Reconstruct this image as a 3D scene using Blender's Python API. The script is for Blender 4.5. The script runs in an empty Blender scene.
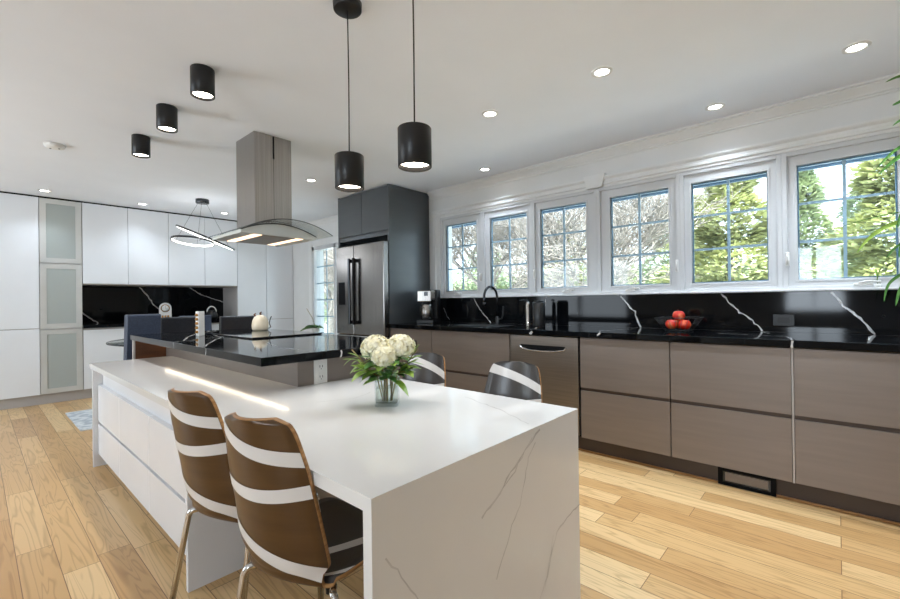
import bpy, bmesh, math, random
from mathutils import Vector, Matrix
random.seed(7)
PI = math.pi
scene = bpy.context.scene
C = scene.collection

# ------------------------------------------------------------------ camera
YAW, ROLL, PITCH, FPX, EYE = math.radians(48.0), math.radians(0.75), math.radians(0.19), 430.0, 1.16
fw = Vector((math.sin(YAW) * math.cos(PITCH), math.cos(YAW) * math.cos(PITCH), math.sin(PITCH)))
r0 = Vector((math.cos(YAW), -math.sin(YAW), 0))
u0 = r0.cross(fw)
rt = r0 * math.cos(ROLL) - u0 * math.sin(ROLL)
up = u0 * math.cos(ROLL) + r0 * math.sin(ROLL)
cd = bpy.data.cameras.new('camera')
cam = bpy.data.objects.new('camera', cd)
C.objects.link(cam)
cd.sensor_fit = 'HORIZONTAL'
cd.sensor_width = 36
cd.lens = 36 * FPX / 900
cd.clip_start = 0.02
M3 = Matrix((rt, up, -fw)).transposed()
cam.matrix_world = Matrix.Translation((0, 0, EYE)) @ M3.to_4x4()
scene.camera = cam

# ------------------------------------------------------------------ world, exposure, daylight
vs = scene.view_settings
vs.view_transform = 'Standard'
vs.look = 'None'
vs.gamma = 1
vs.use_curve_mapping = False
vs.exposure = 1.10
w = bpy.data.worlds.new('sky')
scene.world = w
w.use_nodes = True
nt = w.node_tree
bg = nt.nodes['Background']
geo = nt.nodes.new('ShaderNodeTexCoord')
sep = nt.nodes.new('ShaderNodeSeparateXYZ')
nt.links.new(geo.outputs['Generated'], sep.inputs[0])
ramp = nt.nodes.new('ShaderNodeValToRGB')
ramp.color_ramp.elements[0].position = 0.0
ramp.color_ramp.elements[0].color = (0.82, 0.92, 1.0, 1)
ramp.color_ramp.elements[1].position = 0.7
ramp.color_ramp.elements[1].color = (0.55, 0.78, 1.0, 1)
nt.links.new(sep.outputs['Z'], ramp.inputs[0])
nt.links.new(ramp.outputs[0], bg.inputs[0])
bg.inputs[1].default_value = 2.2


def lamp(name, kind, loc, energy, rot=(0, 0, 0), color=(1, 1, 1), parent=None, **kw):
    d = bpy.data.lights.new(name, kind)
    d.energy = energy
    d.color = color
    for k, v in kw.items():
        setattr(d, k, v)
    o = bpy.data.objects.new(name, d)
    C.objects.link(o)
    o.location = loc
    o.rotation_euler = rot
    if parent:
        o.parent = parent
    return o


DAY = (0.78, 0.89, 1.0)
# daylight entering by the windows of the wall opposite, 
TILT = math.radians(4)
lamp('daylight', 'AREA', (-2.58, 4.7, 1.15), 18, (0, -PI / 2 - TILT, 0), DAY, shape='RECTANGLE', size=1.8, size_y=2.3)
lamp('daylight', 'AREA', (-2.58, .30, 1.5), 22, (0, -PI / 2 - TILT, 0), DAY, shape='RECTANGLE', size=1.2, size_y=.8)
# low winter sun from behind the house: it lights the trees, not the room
lamp('sun', 'SUN', (-8, -3, 9), 11, (math.radians(8), math.radians(-32), 0), (1, .97, .92), angle=.02)

# ------------------------------------------------------------------ materials
def lin(c):
    return tuple(((v / 255) / 12.92 if v / 255 <= 0.04045 else ((v / 255 + 0.055) / 1.055) ** 2.4) for v in c) + (1,)


def mat(name, rgb, rough=0.5, metal=0.0, **kw):
    m = bpy.data.materials.new(name)
    m.use_nodes = True
    b = m.node_tree.nodes['Principled BSDF']
    b.inputs['Base Color'].default_value = lin(rgb)
    b.inputs['Roughness'].default_value = rough
    b.inputs['Metallic'].default_value = metal
    for k, v in kw.items():
        b.inputs[k.replace('_', ' ')].default_value = v
    return m


def noisy(m, rgb2, scale=(8, 8, 8), lo=0.35, hi=0.65, detail=4, bump=0.0):
    """vary the base colour of a material with stretched object-space noise"""
    n = m.node_tree.nodes
    l = m.node_tree.links
    b = n['Principled BSDF']
    tc = n.new('ShaderNodeTexCoord')
    mp = n.new('ShaderNodeMapping')
    mp.inputs['Scale'].default_value = scale
    no = n.new('ShaderNodeTexNoise')
    no.inputs['Scale'].default_value = 1
    no.inputs['Detail'].default_value = detail
    cr = n.new('ShaderNodeValToRGB')
    cr.color_ramp.elements[0].position = lo
    cr.color_ramp.elements[1].position = hi
    cr.color_ramp.elements[0].color = b.inputs['Base Color'].default_value
    cr.color_ramp.elements[1].color = lin(rgb2)
    l.new(tc.outputs['Object'], mp.inputs[0])
    l.new(mp.outputs[0], no.inputs['Vector'])
    l.new(no.outputs[0], cr.inputs[0])
    l.new(cr.outputs[0], b.inputs['Base Color'])
    if bump:
        bp = n.new('ShaderNodeBump')
        bp.inputs['Strength'].default_value = bump
        bp.inputs['Distance'].default_value = 0.002
        l.new(no.outputs[0], bp.inputs['Height'])
        l.new(bp.outputs[0], b.inputs['Normal'])
    return m


def emit(name, rgb, strength):
    m = mat(name, rgb, 0.5)
    b = m.node_tree.nodes['Principled BSDF']
    b.inputs['Emission Color'].default_value = lin(rgb)
    b.inputs['Emission Strength'].default_value = strength
    return m


def clear(name, tint=(255, 255, 255), gloss=0.10, alpha=1.0):
    m = bpy.data.materials.new(name)
    m.use_nodes = True
    n, l = m.node_tree.nodes, m.node_tree.links
    n.remove(n['Principled BSDF'])
    t = n.new('ShaderNodeBsdfTransparent')
    t.inputs[0].default_value = lin(tint)
    g = n.new('ShaderNodeBsdfGlossy')
    g.inputs['Roughness'].default_value = 0.02
    lw = n.new('ShaderNodeLayerWeight')
    pw = n.new('ShaderNodeMath')
    pw.operation = 'POWER'
    pw.inputs[1].default_value = 4.0
    mr = n.new('ShaderNodeMath')
    mr.operation = 'MULTIPLY_ADD'
    mr.inputs[1].default_value = 0.6
    mr.inputs[2].default_value = gloss * 0.3
    l.new(lw.outputs['Facing'], pw.inputs[0])
    l.new(pw.outputs[0], mr.inputs[0])
    mx = n.new('ShaderNodeMixShader')
    l.new(mr.outputs[0], mx.inputs[0])
    l.new(t.outputs[0], mx.inputs[1])
    l.new(g.outputs[0], mx.inputs[2])
    l.new(mx.outputs[0], n['Material Output'].inputs[0])
    return m


M = {}
M['ceiling'] = noisy(mat('ceiling paint', (240, 242, 247), 0.9), (242, 244, 249), (3, 3, 3))
M['wall'] = noisy(mat('wall paint', (222, 222, 220), 0.85), (226, 226, 225), (3, 3, 3))
M['trim'] = noisy(mat('white trim paint', (226, 226, 224), 0.4), (230, 230, 229), (5, 5, 5))
M['vinyl'] = noisy(mat('white window vinyl', (206, 207, 208), 0.35), (210, 211, 212), (5, 5, 5))
M['muntin'] = noisy(mat('backlit blue grey muntin', (168, 186, 200), 0.4), (176, 194, 208), (5, 5, 5))  # backlit daylight look put into the muntin colour
M['spacer'] = noisy(mat('grey blue glazing spacer', (96, 128, 150), 0.4), (104, 136, 158), (5, 5, 5))
M['pane'] = clear('window glass', (245, 250, 252), 0.08)
M['taupe'] = noisy(mat('taupe satin lacquer', (126, 115, 107), 0.34, 0.25), (131, 120, 112), (2, 2, 30))
M['taupe_dark'] = noisy(mat('dark brown toe kick', (70, 58, 52), 0.5), (76, 63, 56), (3, 3, 3))
M['charcoal'] = noisy(mat('charcoal satin lacquer', (84, 88, 91), 0.32, 0.2), (88, 92, 95), (2, 2, 10))
M['gap'] = noisy(mat('shadow gap black', (18, 18, 19), 0.7), (22, 22, 23), (5, 5, 5))
M['steel'] = noisy(mat('brushed steel', (176, 172, 168), 0.26, 1.0), (158, 154, 150), (120, 120, 1.5), 0.3, 0.7)
M['dark_steel'] = noisy(mat('dark brushed steel', (150, 141, 132), 0.42, 1.0), (138, 129, 121), (3, 3, 120), 0.3, 0.7)
M['fridge_steel'] = noisy(mat('fridge steel', (150, 147, 144), 0.24, 1.0), (134, 131, 129), (150, 150, 1.5), 0.3, 0.7)
M['chrome'] = noisy(mat('chrome', (205, 203, 200), 0.08, 1.0), (198, 196, 193), (5, 5, 5))
M['gunmetal'] = noisy(mat('gunmetal', (70, 72, 75), 0.22, 1.0), (76, 78, 81), (5, 5, 5))
M['black'] = noisy(mat('satin black', (20, 20, 21), 0.35), (24, 24, 25), (5, 5, 5))
M['lamp_black'] = noisy(mat('matt black lamp metal', (30, 29, 29), 0.38, 0.3), (34, 33, 33), (5, 5, 5))
M['black_stone'] = noisy(mat('black marble', (9, 10, 12), 0.06), (20, 22, 25), (2.5, 2.5, 2.5), 0.45, 0.8)
M['gap'].node_tree.nodes['Principled BSDF'].inputs['Specular IOR Level'].default_value = 0.08
M['black_stone'].node_tree.nodes['Principled BSDF'].inputs['Specular IOR Level'].default_value = 0.22
M['vein'] = noisy(mat('white marble vein', (205, 203, 200), 0.15), (150, 150, 150), (22, 22, 22), 0.35, 0.7)
M['quartz'] = noisy(mat('white quartz', (226, 223, 219), 0.10), (221, 218, 214), (1.6, 1.6, 1.6), 0.4, 0.7)
M['quartz_vein'] = noisy(mat('grey quartz vein', (190, 186, 182), 0.12), (214, 210, 206), (14, 14, 14), 0.35, 0.65)
M['white_lacquer'] = noisy(mat('white lacquer', (228, 228, 230), 0.22), (232, 232, 234), (2, 2, 2))
M['white_lacquer_gloss'] = noisy(mat('white gloss lacquer', (228, 230, 233), 0.2), (232, 234, 237), (2, 2, 2))
M['plinth'] = noisy(mat('grey plinth', (176, 170, 166), 0.5), (182, 176, 172), (3, 3, 3))
M['alu'] = noisy(mat('aluminium frame', (206, 206, 202), 0.4, 0.35), (212, 212, 208), (5, 5, 5))
M['wood_panel'] = noisy(mat('stained wood', (118, 70, 36), 0.35), (74, 40, 20), (3, 3, 14), 0.3, 0.7)
M['ply'] = noisy(mat('plywood edge', (190, 142, 88), 0.4), (160, 112, 62), (8, 8, 90), 0.4, 0.6)
M['shell'] = noisy(mat('brown chair veneer', (94, 67, 38), 0.32, 0.15), (80, 56, 32), (3, 3, 30), 0.3, 0.7)
M['shell_in'] = noisy(mat('dark grey chair seat', (66, 62, 60), 0.3), (72, 68, 66), (5, 5, 5))
M['stripe'] = noisy(mat('white inlay', (222, 218, 214), 0.35), (228, 224, 220), (5, 5, 5))
M['leather'] = noisy(mat('black leather', (28, 30, 36), 0.42), (36, 38, 46), (90, 90, 90), 0.4, 0.6, 3, 0.2)
M['leather_lit'] = noisy(mat('light-tinted black leather', (52, 60, 78), 0.42), (60, 69, 88), (90, 90, 90), 0.4, 0.6, 3, 0.2)  # same black leather, with reflected window light put into its colour
M['glass'] = clear('clear glass', (240, 246, 246), 0.25)
M['glass_dark'] = clear('smoke tinted glass', (240, 243, 242), 0.04)
M['vase_glass'] = clear('vase glass', (248, 251, 251), 0.12)
M['water'] = clear('water', (244, 247, 243), 0.03)
M['cooktop'] = noisy(mat('black ceramic glass', (10, 11, 12), 0.03), (13, 14, 15), (5, 5, 5))
M['cream'] = noisy(mat('cream ceramic', (232, 216, 188), 0.3), (238, 224, 200), (20, 20, 20))
M['brown'] = noisy(mat('brown glaze', (112, 66, 34), 0.35), (90, 50, 26), (30, 30, 30))
M['gold'] = noisy(mat('gold ornament', (190, 140, 70), 0.35, 0.7), (140, 96, 44), (90, 90, 90), 0.4, 0.6)
M['white'] = noisy(mat('white plastic', (228, 226, 222), 0.4), (232, 230, 226), (5, 5, 5))
M['leaf'] = noisy(mat('green leaf', (122, 160, 56), 0.4), (164, 190, 92), (26, 26, 26), 0.35, 0.65)
M['leaf_dark'] = noisy(mat('deep green leaf', (62, 112, 46), 0.4), (92, 138, 64), (26, 26, 26), 0.35, 0.65)
M['petal'] = noisy(mat('cream petal', (244, 236, 196), 0.6), (252, 248, 226), (60, 60, 60), 0.35, 0.65)
M['stem'] = noisy(mat('flower stem', (126, 126, 66), 0.5), (146, 112, 66), (60, 60, 60))
M['apple'] = noisy(mat('apple skin', (190, 40, 26), 0.25), (232, 150, 84), (16, 16, 9), 0.48, 0.72)
M['rug'] = noisy(mat('grey blue rug', (214, 216, 216), 0.95), (172, 178, 184), (14, 14, 14), 0.42, 0.58, 6, 0.4)
M['pot'] = noisy(mat('pale pot', (206, 206, 202), 0.4), (212, 212, 208), (9, 9, 9))
M['soil'] = noisy(mat('potting bark', (70, 52, 38), 0.9), (96, 74, 54), (60, 60, 60))
M['grass'] = noisy(mat('pale bounce lawn', (196, 198, 190), 0.95), (222, 222, 220), (2, 2, 2))  # unseen ground, made pale to bounce sunlight up to the ceiling
M['bark'] = noisy(mat('bare branch bark', (158, 150, 140), 0.9), (120, 112, 104), (9, 9, 30))
M['needles'] = noisy(mat('cedar foliage', (156, 160, 116), 0.8), (198, 200, 152), (1.6, 1.6, 1.6), 0.4, 0.62)
M['needles_dark'] = noisy(mat('dark cedar foliage', (142, 156, 128), 0.8), (186, 194, 158), (1.6, 1.6, 1.6), 0.4, 0.62)
M['soffit'] = noisy(mat('white soffit', (214, 226, 236), 0.6), (218, 230, 240), (5, 5, 5))
M['gutter'] = noisy(mat('dark blue gutter', (92, 118, 142), 0.5), (98, 124, 148), (5, 5, 5))
M['bulb'] = emit('warm lamp light', (255, 244, 226), 14)
M['spotbulb'] = emit('white lamp light', (255, 250, 242), 9)
M['led'] = emit('led strip light', (255, 236, 206), 4)
M['hoodled'] = emit('hood strip light', (255, 220, 186), 1.0)
M['ringled'] = emit('ring light', (255, 252, 246), 2.2)

# frosted glass
m = bpy.data.materials.new('frosted glass')
m.use_nodes = True
n, l = m.node_tree.nodes, m.node_tree.links
b = n['Principled BSDF']
b.inputs['Base Color'].default_value = lin((186, 192, 188))
b.inputs['Roughness'].default_value = 0.3
t = n.new('ShaderNodeBsdfTransparent')
t.inputs[0].default_value = lin((230, 236, 232))
mx = n.new('ShaderNodeMixShader')
mx.inputs[0].default_value = 0.8
l.new(t.outputs[0], mx.inputs[1])
l.new(b.outputs[0], mx.inputs[2])
l.new(mx.outputs[0], n['Material Output'].inputs[0])
M['frost'] = m

# oak planks running along Y
m = mat('oak planks', (214, 170, 112), 0.3)
n, l = m.node_tree.nodes, m.node_tree.links
b = n['Principled BSDF']
tc = n.new('ShaderNodeTexCoord')
sp = n.new('ShaderNodeSeparateXYZ')
cb = n.new('ShaderNodeCombineXYZ')
l.new(tc.outputs['Object'], sp.inputs[0])
l.new(sp.outputs['Y'], cb.inputs['X'])
l.new(sp.outputs['X'], cb.inputs['Y'])
br = n.new('ShaderNodeTexBrick')
br.offset = 0.37
br.offset_frequency = 2
br.squash = 1.35
br.squash_frequency = 3
br.inputs['Scale'].default_value = 1
br.inputs['Brick Width'].default_value = 0.95
br.inputs['Row Height'].default_value = 0.127
br.inputs['Mortar Size'].default_value = 0.0016
br.inputs['Mortar Smooth'].default_value = 0.2
br.inputs['Bias'].default_value = 0.0
br.inputs['Color1'].default_value = (0, 0, 0, 1)
br.inputs['Color2'].default_value = (1, 1, 1, 1)
br.inputs['Mortar'].default_value = (0, 0, 0, 1)
l.new(cb.outputs[0], br.inputs['Vector'])
# per-plank tone
tone = n.new('ShaderNodeValToRGB')
tone.color_ramp.elements[0].color = lin((190, 147, 95))
tone.color_ramp.elements[1].color = lin((230, 197, 147))
e = tone.color_ramp.elements.new(0.5)
e.color = lin((212, 173, 120))
l.new(br.outputs['Color'], tone.inputs[0])
# grain: noise stretched along the plank, shifted per plank
sh = n.new('ShaderNodeVectorMath')
sh.operation = 'MULTIPLY_ADD'
sh.inputs[1].default_value = (7, 7, 7)
l.new(br.outputs['Color'], sh.inputs[0])
l.new(tc.outputs['Object'], sh.inputs[2])
mp = n.new('ShaderNodeMapping')
mp.inputs['Scale'].default_value = (16, 1.3, 1)
l.new(sh.outputs[0], mp.inputs[0])
no = n.new('ShaderNodeTexNoise')
no.inputs['Scale'].default_value = 1.0
no.inputs['Detail'].default_value = 1.5
no.inputs['Distortion'].default_value = 0.6
l.new(mp.outputs[0], no.inputs['Vector'])
ml = n.new('ShaderNodeMath')
ml.operation = 'MULTIPLY'
ml.inputs[1].default_value = 16
l.new(no.outputs[0], ml.inputs[0])
fr = n.new('ShaderNodeMath')
fr.operation = 'PINGPONG'
fr.inputs[1].default_value = 1.0
l.new(ml.outputs[0], fr.inputs[0])
gr = n.new('ShaderNodeValToRGB')
gr.color_ramp.elements[0].position = 0.0
gr.color_ramp.elements[0].color = (0.74, 0.70, 0.64, 1)
gr.color_ramp.elements[1].position = 0.45
gr.color_ramp.elements[1].color = (1, 1, 1, 1)
l.new(fr.outputs[0], gr.inputs[0])
mm = n.new('ShaderNodeMix')
mm.data_type = 'RGBA'
mm.blend_type = 'MULTIPLY'
mm.inputs[0].default_value = 0.9
l.new(tone.outputs[0], mm.inputs[6])
l.new(gr.outputs[0], mm.inputs[7])
m2 = n.new('ShaderNodeMix')
m2.data_type = 'RGBA'
l.new(br.outputs['Fac'], m2.inputs[0])
l.new(mm.outputs[2], m2.inputs[6])
m2.inputs[7].default_value = lin((120, 84, 48))
l.new(m2.outputs[2], b.inputs['Base Color'])
M['floor'] = m

# ------------------------------------------------------------------ mesh helpers
class MB:
    """collects shapes, then links them as one mesh object"""
    def __init__(s):
        s.bm = bmesh.new()
        s.mi = 0

    def _set(s, faces):
        for f in faces:
            f.material_index = s.mi

    def box(s, x0, x1, y0, y1, z0, z1, bev=0.0, seg=2):
        b = bmesh.new()
        bmesh.ops.create_cube(b, size=1)
        for v in b.verts:
            v.co = Vector(((x0 + x1) / 2 + v.co.x * (x1 - x0), (y0 + y1) / 2 + v.co.y * (y1 - y0), (z0 + z1) / 2 + v.co.z * (z1 - z0)))
        if bev:
            bmesh.ops.bevel(b, geom=list(b.edges), offset=bev, segments=seg, affect='EDGES', profile=0.5)
        s._merge(b)
        return s

    def _merge(s, b):
        mp_ = {}
        for v in b.verts:
            mp_[v] = s.bm.verts.new(v.co)
        for f in b.faces:
            try:
                g = s.bm.faces.new([mp_[v] for v in f.verts])
                g.material_index = s.mi
                g.smooth = f.smooth
            except ValueError:
                pass
        b.free()

    def lathe(s, prof, c=(0, 0, 0), n=32, smooth=True):
        rings = []
        for r, z in prof:
            if r < 1e-6:
                rings.append([s.bm.verts.new((c[0], c[1], c[2] + z))])
            else:
                rings.append([s.bm.verts.new((c[0] + r * math.cos(2 * PI * k / n), c[1] + r * math.sin(2 * PI * k / n), c[2] + z)) for k in range(n)])
        for a, b in zip(rings, rings[1:]):
            for k in range(n):
                k2 = (k + 1) % n
                if len(a) == 1 and len(b) == 1:
                    continue
                if len(a) == 1:
                    vs_ = [a[0], b[k2], b[k]]
                elif len(b) == 1:
                    vs_ = [a[k], a[k2], b[0]]
                else:
                    vs_ = [a[k], a[k2], b[k2], b[k]]
                f = s.bm.faces.new(vs_)
                f.material_index = s.mi
                f.smooth = smooth
        return s

    def tube(s, pts, r, n=10, cap=True, r1=None):
        pts = [Vector(p) for p in pts]
        rings = []
        prev = None
        for i, p in enumerate(pts):
            if i == 0:
                d = pts[1] - p
            elif i == len(pts) - 1:
                d = p - pts[i - 1]
            else:
                d = (pts[i + 1] - p).normalized() + (p - pts[i - 1]).normalized()
            d.normalize()
            if prev is None:
                a = Vector((0, 0, 1)) if abs(d.z) < 0.9 else Vector((1, 0, 0))
                x = d.cross(a).normalized()
            else:
                x = (prev - d * prev.dot(d)).normalized()
            prev = x
            y = d.cross(x)
            rr = r if r1 is None else r + (r1 - r) * i / (len(pts) - 1)
            rings.append([s.bm.verts.new(p + (x * math.cos(2 * PI * k / n) + y * math.sin(2 * PI * k / n)) * rr) for k in range(n)])
        for a, b in zip(rings, rings[1:]):
            for k in range(n):
                f = s.bm.faces.new([a[k], a[(k + 1) % n], b[(k + 1) % n], b[k]])
                f.smooth = True
                f.material_index = s.mi
        if cap:
            for rg in (rings[0][::-1], rings[-1]):
                f = s.bm.faces.new(rg)
                f.material_index = s.mi
        return s

    def prism(s, poly, fn, lo, hi):
        """poly of 2-D points, fn(a, b, t) -> xyz, extruded from t=lo to t=hi"""
        A = [s.bm.verts.new(fn(a, b, lo)) for a, b in poly]
        B = [s.bm.verts.new(fn(a, b, hi)) for a, b in poly]
        k = len(poly)
        fs = [s.bm.faces.new(A[::-1]), s.bm.faces.new(B)]
        for i in range(k):
            fs.append(s.bm.faces.new([A[i], A[(i + 1) % k], B[(i + 1) % k], B[i]]))
        s._set(fs)
        return s

    def sphere(s, c, r, sc=(1, 1, 1), n=16):
        b = bmesh.new()
        bmesh.ops.create_uvsphere(b, u_segments=n, v_segments=max(6, n // 2), radius=r)
        for v in b.verts:
            v.co = Vector((c[0] + v.co.x * sc[0], c[1] + v.co.y * sc[1], c[2] + v.co.z * sc[2]))
        for f in b.faces:
            f.smooth = True
        s._merge(b)
        return s

    def face(s, pts, smooth=False):
        f = s.bm.faces.new([s.bm.verts.new(p) for p in pts])
        f.material_index = s.mi
        f.smooth = smooth
        return s

    def vein(s, pts, fn, width=0.006, jag=0.006, mi=1):
        """an irregular ribbon of inlaid vein; pts are 2-D, fn maps (a, b) to the surface"""
        rnd = random.Random(int(abs(pts[0][0] * 991 + pts[0][1] * 577)) + len(pts))
        path = []
        for (a0, b0), (a1, b1) in zip(pts, pts[1:]):
            L = math.hypot(a1 - a0, b1 - b0)
            k = max(2, int(L / 0.022))
            for i in range(k):
                t_ = i / k
                path.append((a0 + (a1 - a0) * t_ + rnd.uniform(-jag, jag), b0 + (b1 - b0) * t_ + rnd.uniform(-jag, jag)))
        path.append(pts[-1])
        old = s.mi
        s.mi = mi
        L_, R_ = [], []
        for i, (a, b) in enumerate(path):
            p, q = path[max(0, i - 1)], path[min(len(path) - 1, i + 1)]
            dx, dy = q[0] - p[0], q[1] - p[1]
            d = math.hypot(dx, dy) or 1
            ww = width * rnd.uniform(0.45, 1.25) / 2
            L_.append(s.bm.verts.new(fn(a - dy / d * ww, b + dx / d * ww)))
            R_.append(s.bm.verts.new(fn(a + dy / d * ww, b - dx / d * ww)))
        for i in range(len(path) - 1):
            s._set([s.bm.faces.new([L_[i], L_[i + 1], R_[i + 1], R_[i]])])
        s.mi = old
        return s

    def build(s, name, mats, parent=None, recalc=True):
        if recalc:
            bmesh.ops.recalc_face_normals(s.bm, faces=s.bm.faces)
        me = bpy.data.meshes.new(name)
        s.bm.to_mesh(me)
        s.bm.free()
        for q in (mats if isinstance(mats, (list, tuple)) else [mats]):
            me.materials.append(q)
        o = bpy.data.objects.new(name, me)
        C.objects.link(o)
        if parent:
            o.parent = parent
        return o


def tag(o, label, cat, group=None):
    o['label'] = label
    o['category'] = cat
    if group:
        o['group'] = group
    return o


def thing(name, label, cat, loc=(0, 0, 0), rz=0.0, group=None):
    o = bpy.data.objects.new(name, None)
    C.objects.link(o)
    o.empty_display_size = 0.1
    o.location = loc
    o.rotation_euler = (0, 0, rz)
    return tag(o, label, cat, group)


def struct(o):
    o['kind'] = 'structure'
    return o


def smooth(o, angle=35):
    for p in o.data.polygons:
        p.use_smooth = True
    try:
        o.data.set_sharp_from_angle(angle=math.radians(angle))
    except Exception:
        pass
    return o


def dup(root, label=None, loc=None, rz=None):
    r = root.copy()
    C.objects.link(r)
    if loc is not None:
        r.location = loc
    if rz is not None:
        r.rotation_euler = (0, 0, rz)
    if label:
        r['label'] = label
    for ch in list(root.children):
        c = ch.copy()
        C.objects.link(c)
        c.parent = r
        for g in list(ch.children):
            d = g.copy()
            C.objects.link(d)
            d.parent = c
    return r


# ------------------------------------------------------------------ room shell
CEIL = 2.46
XR, YB = 3.70, 7.55            # right wall, back wall
XL, YF = -2.6, -2.2
struct(MB().box(XL, 4.2, YF, YB + 0.2, -0.1, 0).build('floor', M['floor']))
struct(MB().box(XL - .2, 4.0, YF - .2, YB + 0.2, CEIL, CEIL + 0.1).build('ceiling', M['ceiling']))
WY0, WY1, WZ0, WZ1 = -0.365, 3.465, 1.205, 2.135   # the run of kitchen windows
DY0, DY1, DZ0, DZ1 = 5.02, 6.32, 0.35, 2.06         # dining window
wr = MB()
wr.box(XR, XR + .2, YF, WY0, 0, CEIL)
wr.box(XR, XR + .2, WY0, WY1, 0, WZ0)
wr.box(XR, XR + .2, WY0, WY1, WZ1, CEIL)
wr.box(XR, XR + .2, WY1, DY0, 0, CEIL)
wr.box(XR, XR + .2, DY0, DY1, 0, DZ0)
wr.box(XR, XR + .2, DY0, DY1, DZ1, CEIL)
wr.box(XR, XR + .2, DY1, YB, 0, CEIL)
struct(wr.build('wall_right', M['wall']))
struct(MB().box(XL - .2, XR + .2, YB, YB + .2, 0, CEIL).build('wall_back', M['wall']))
wl = MB()
for y0, y1 in ((YF, -.12), (.72, 3.5), (5.9, YB)):
    wl.box(XL - .2, XL, y0, y1, 0, CEIL)
for y0, y1, zz in ((-.12, .72, .9), (3.5, 5.9, .22)):
    wl.box(XL - .2, XL, y0, y1, 0, zz)
    wl.box(XL - .2, XL, y0, y1, 2.1, CEIL)
struct(wl.build('wall_left', M['wall']))
wf = MB().box(XL - .2, XR + .2, YF - .2, YF, 0, CEIL)
struct(wf.build('wall_front', M['wall']))

struct(MB().box(-4.0, 4.66, YF - 1, YB + 1.2, 2.57, 2.70).build('roof_sun_block', M['wall']))  # unseen slab, added to keep the sun out of the left windows

# crown moulding along the right wall
crown = [(0, 2.375), (.012, 2.375), (.012, 2.388), (.020, 2.392), (.024, 2.402), (.050, 2.428), (.056, 2.434), (.056, 2.442), (.070, 2.446), (.070, CEIL), (0, CEIL)]
struct(MB().prism(crown, lambda a, b, t_: (XR - a, t_, b), YF, 3.62).build('trim_1', M['trim']))
struct(MB().prism(crown, lambda a, b, t_: (XR - a, t_, b), 4.62, 6.94).build('trim_2', M['trim']))
# head moulding over the windows
head = [(0, 2.135), (.020, 2.135), (.020, 2.152), (.032, 2.158), (.032, 2.172), (.024, 2.178), (.024, 2.196), (.038, 2.206), (.044, 2.216), (.044, 2.226), (0, 2.226)]
struct(MB().prism(head, lambda a, b, t_: (XR - a, t_, b), YF, 3.57).build('trim_3', M['trim']))
# upright casing at the left end of the run
cas = [(3.465, 0), (3.465, .022), (3.490, .022), (3.494, .014), (3.53, .014), (3.534, .026), (3.57, .026), (3.57, 0)]
struct(MB().prism(cas, lambda a, b, t_: (XR - b, a, t_), 1.205, 2.135).build('trim_4', M['trim']))
# capital over the wide middle post
cap = [(1.50, 2.135), (1.64, 2.135), (1.665, 2.245), (1.475, 2.245)]
struct(MB().prism(cap, lambda a, b, t_: (XR - t_, a, b), 0, .056).build('trim_5', M['trim']))
# window stool
struct(MB().box(XR - .052, XR + .02, WY0, 3.57, 1.194, 1.208, .003).build('trim_6', M['trim']))

# kitchen windows: each with frame, sash, spacer bars, pane, crank and latch
GL = [(3.395, 2.932), (2.752, 2.295), (2.143, 1.674), (1.456, 0.988), (0.827, 0.352), (0.192, -0.277)]
BD = [3.465, 2.842, 2.223, 1.566, 0.902, 0.272, -0.365]


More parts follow.
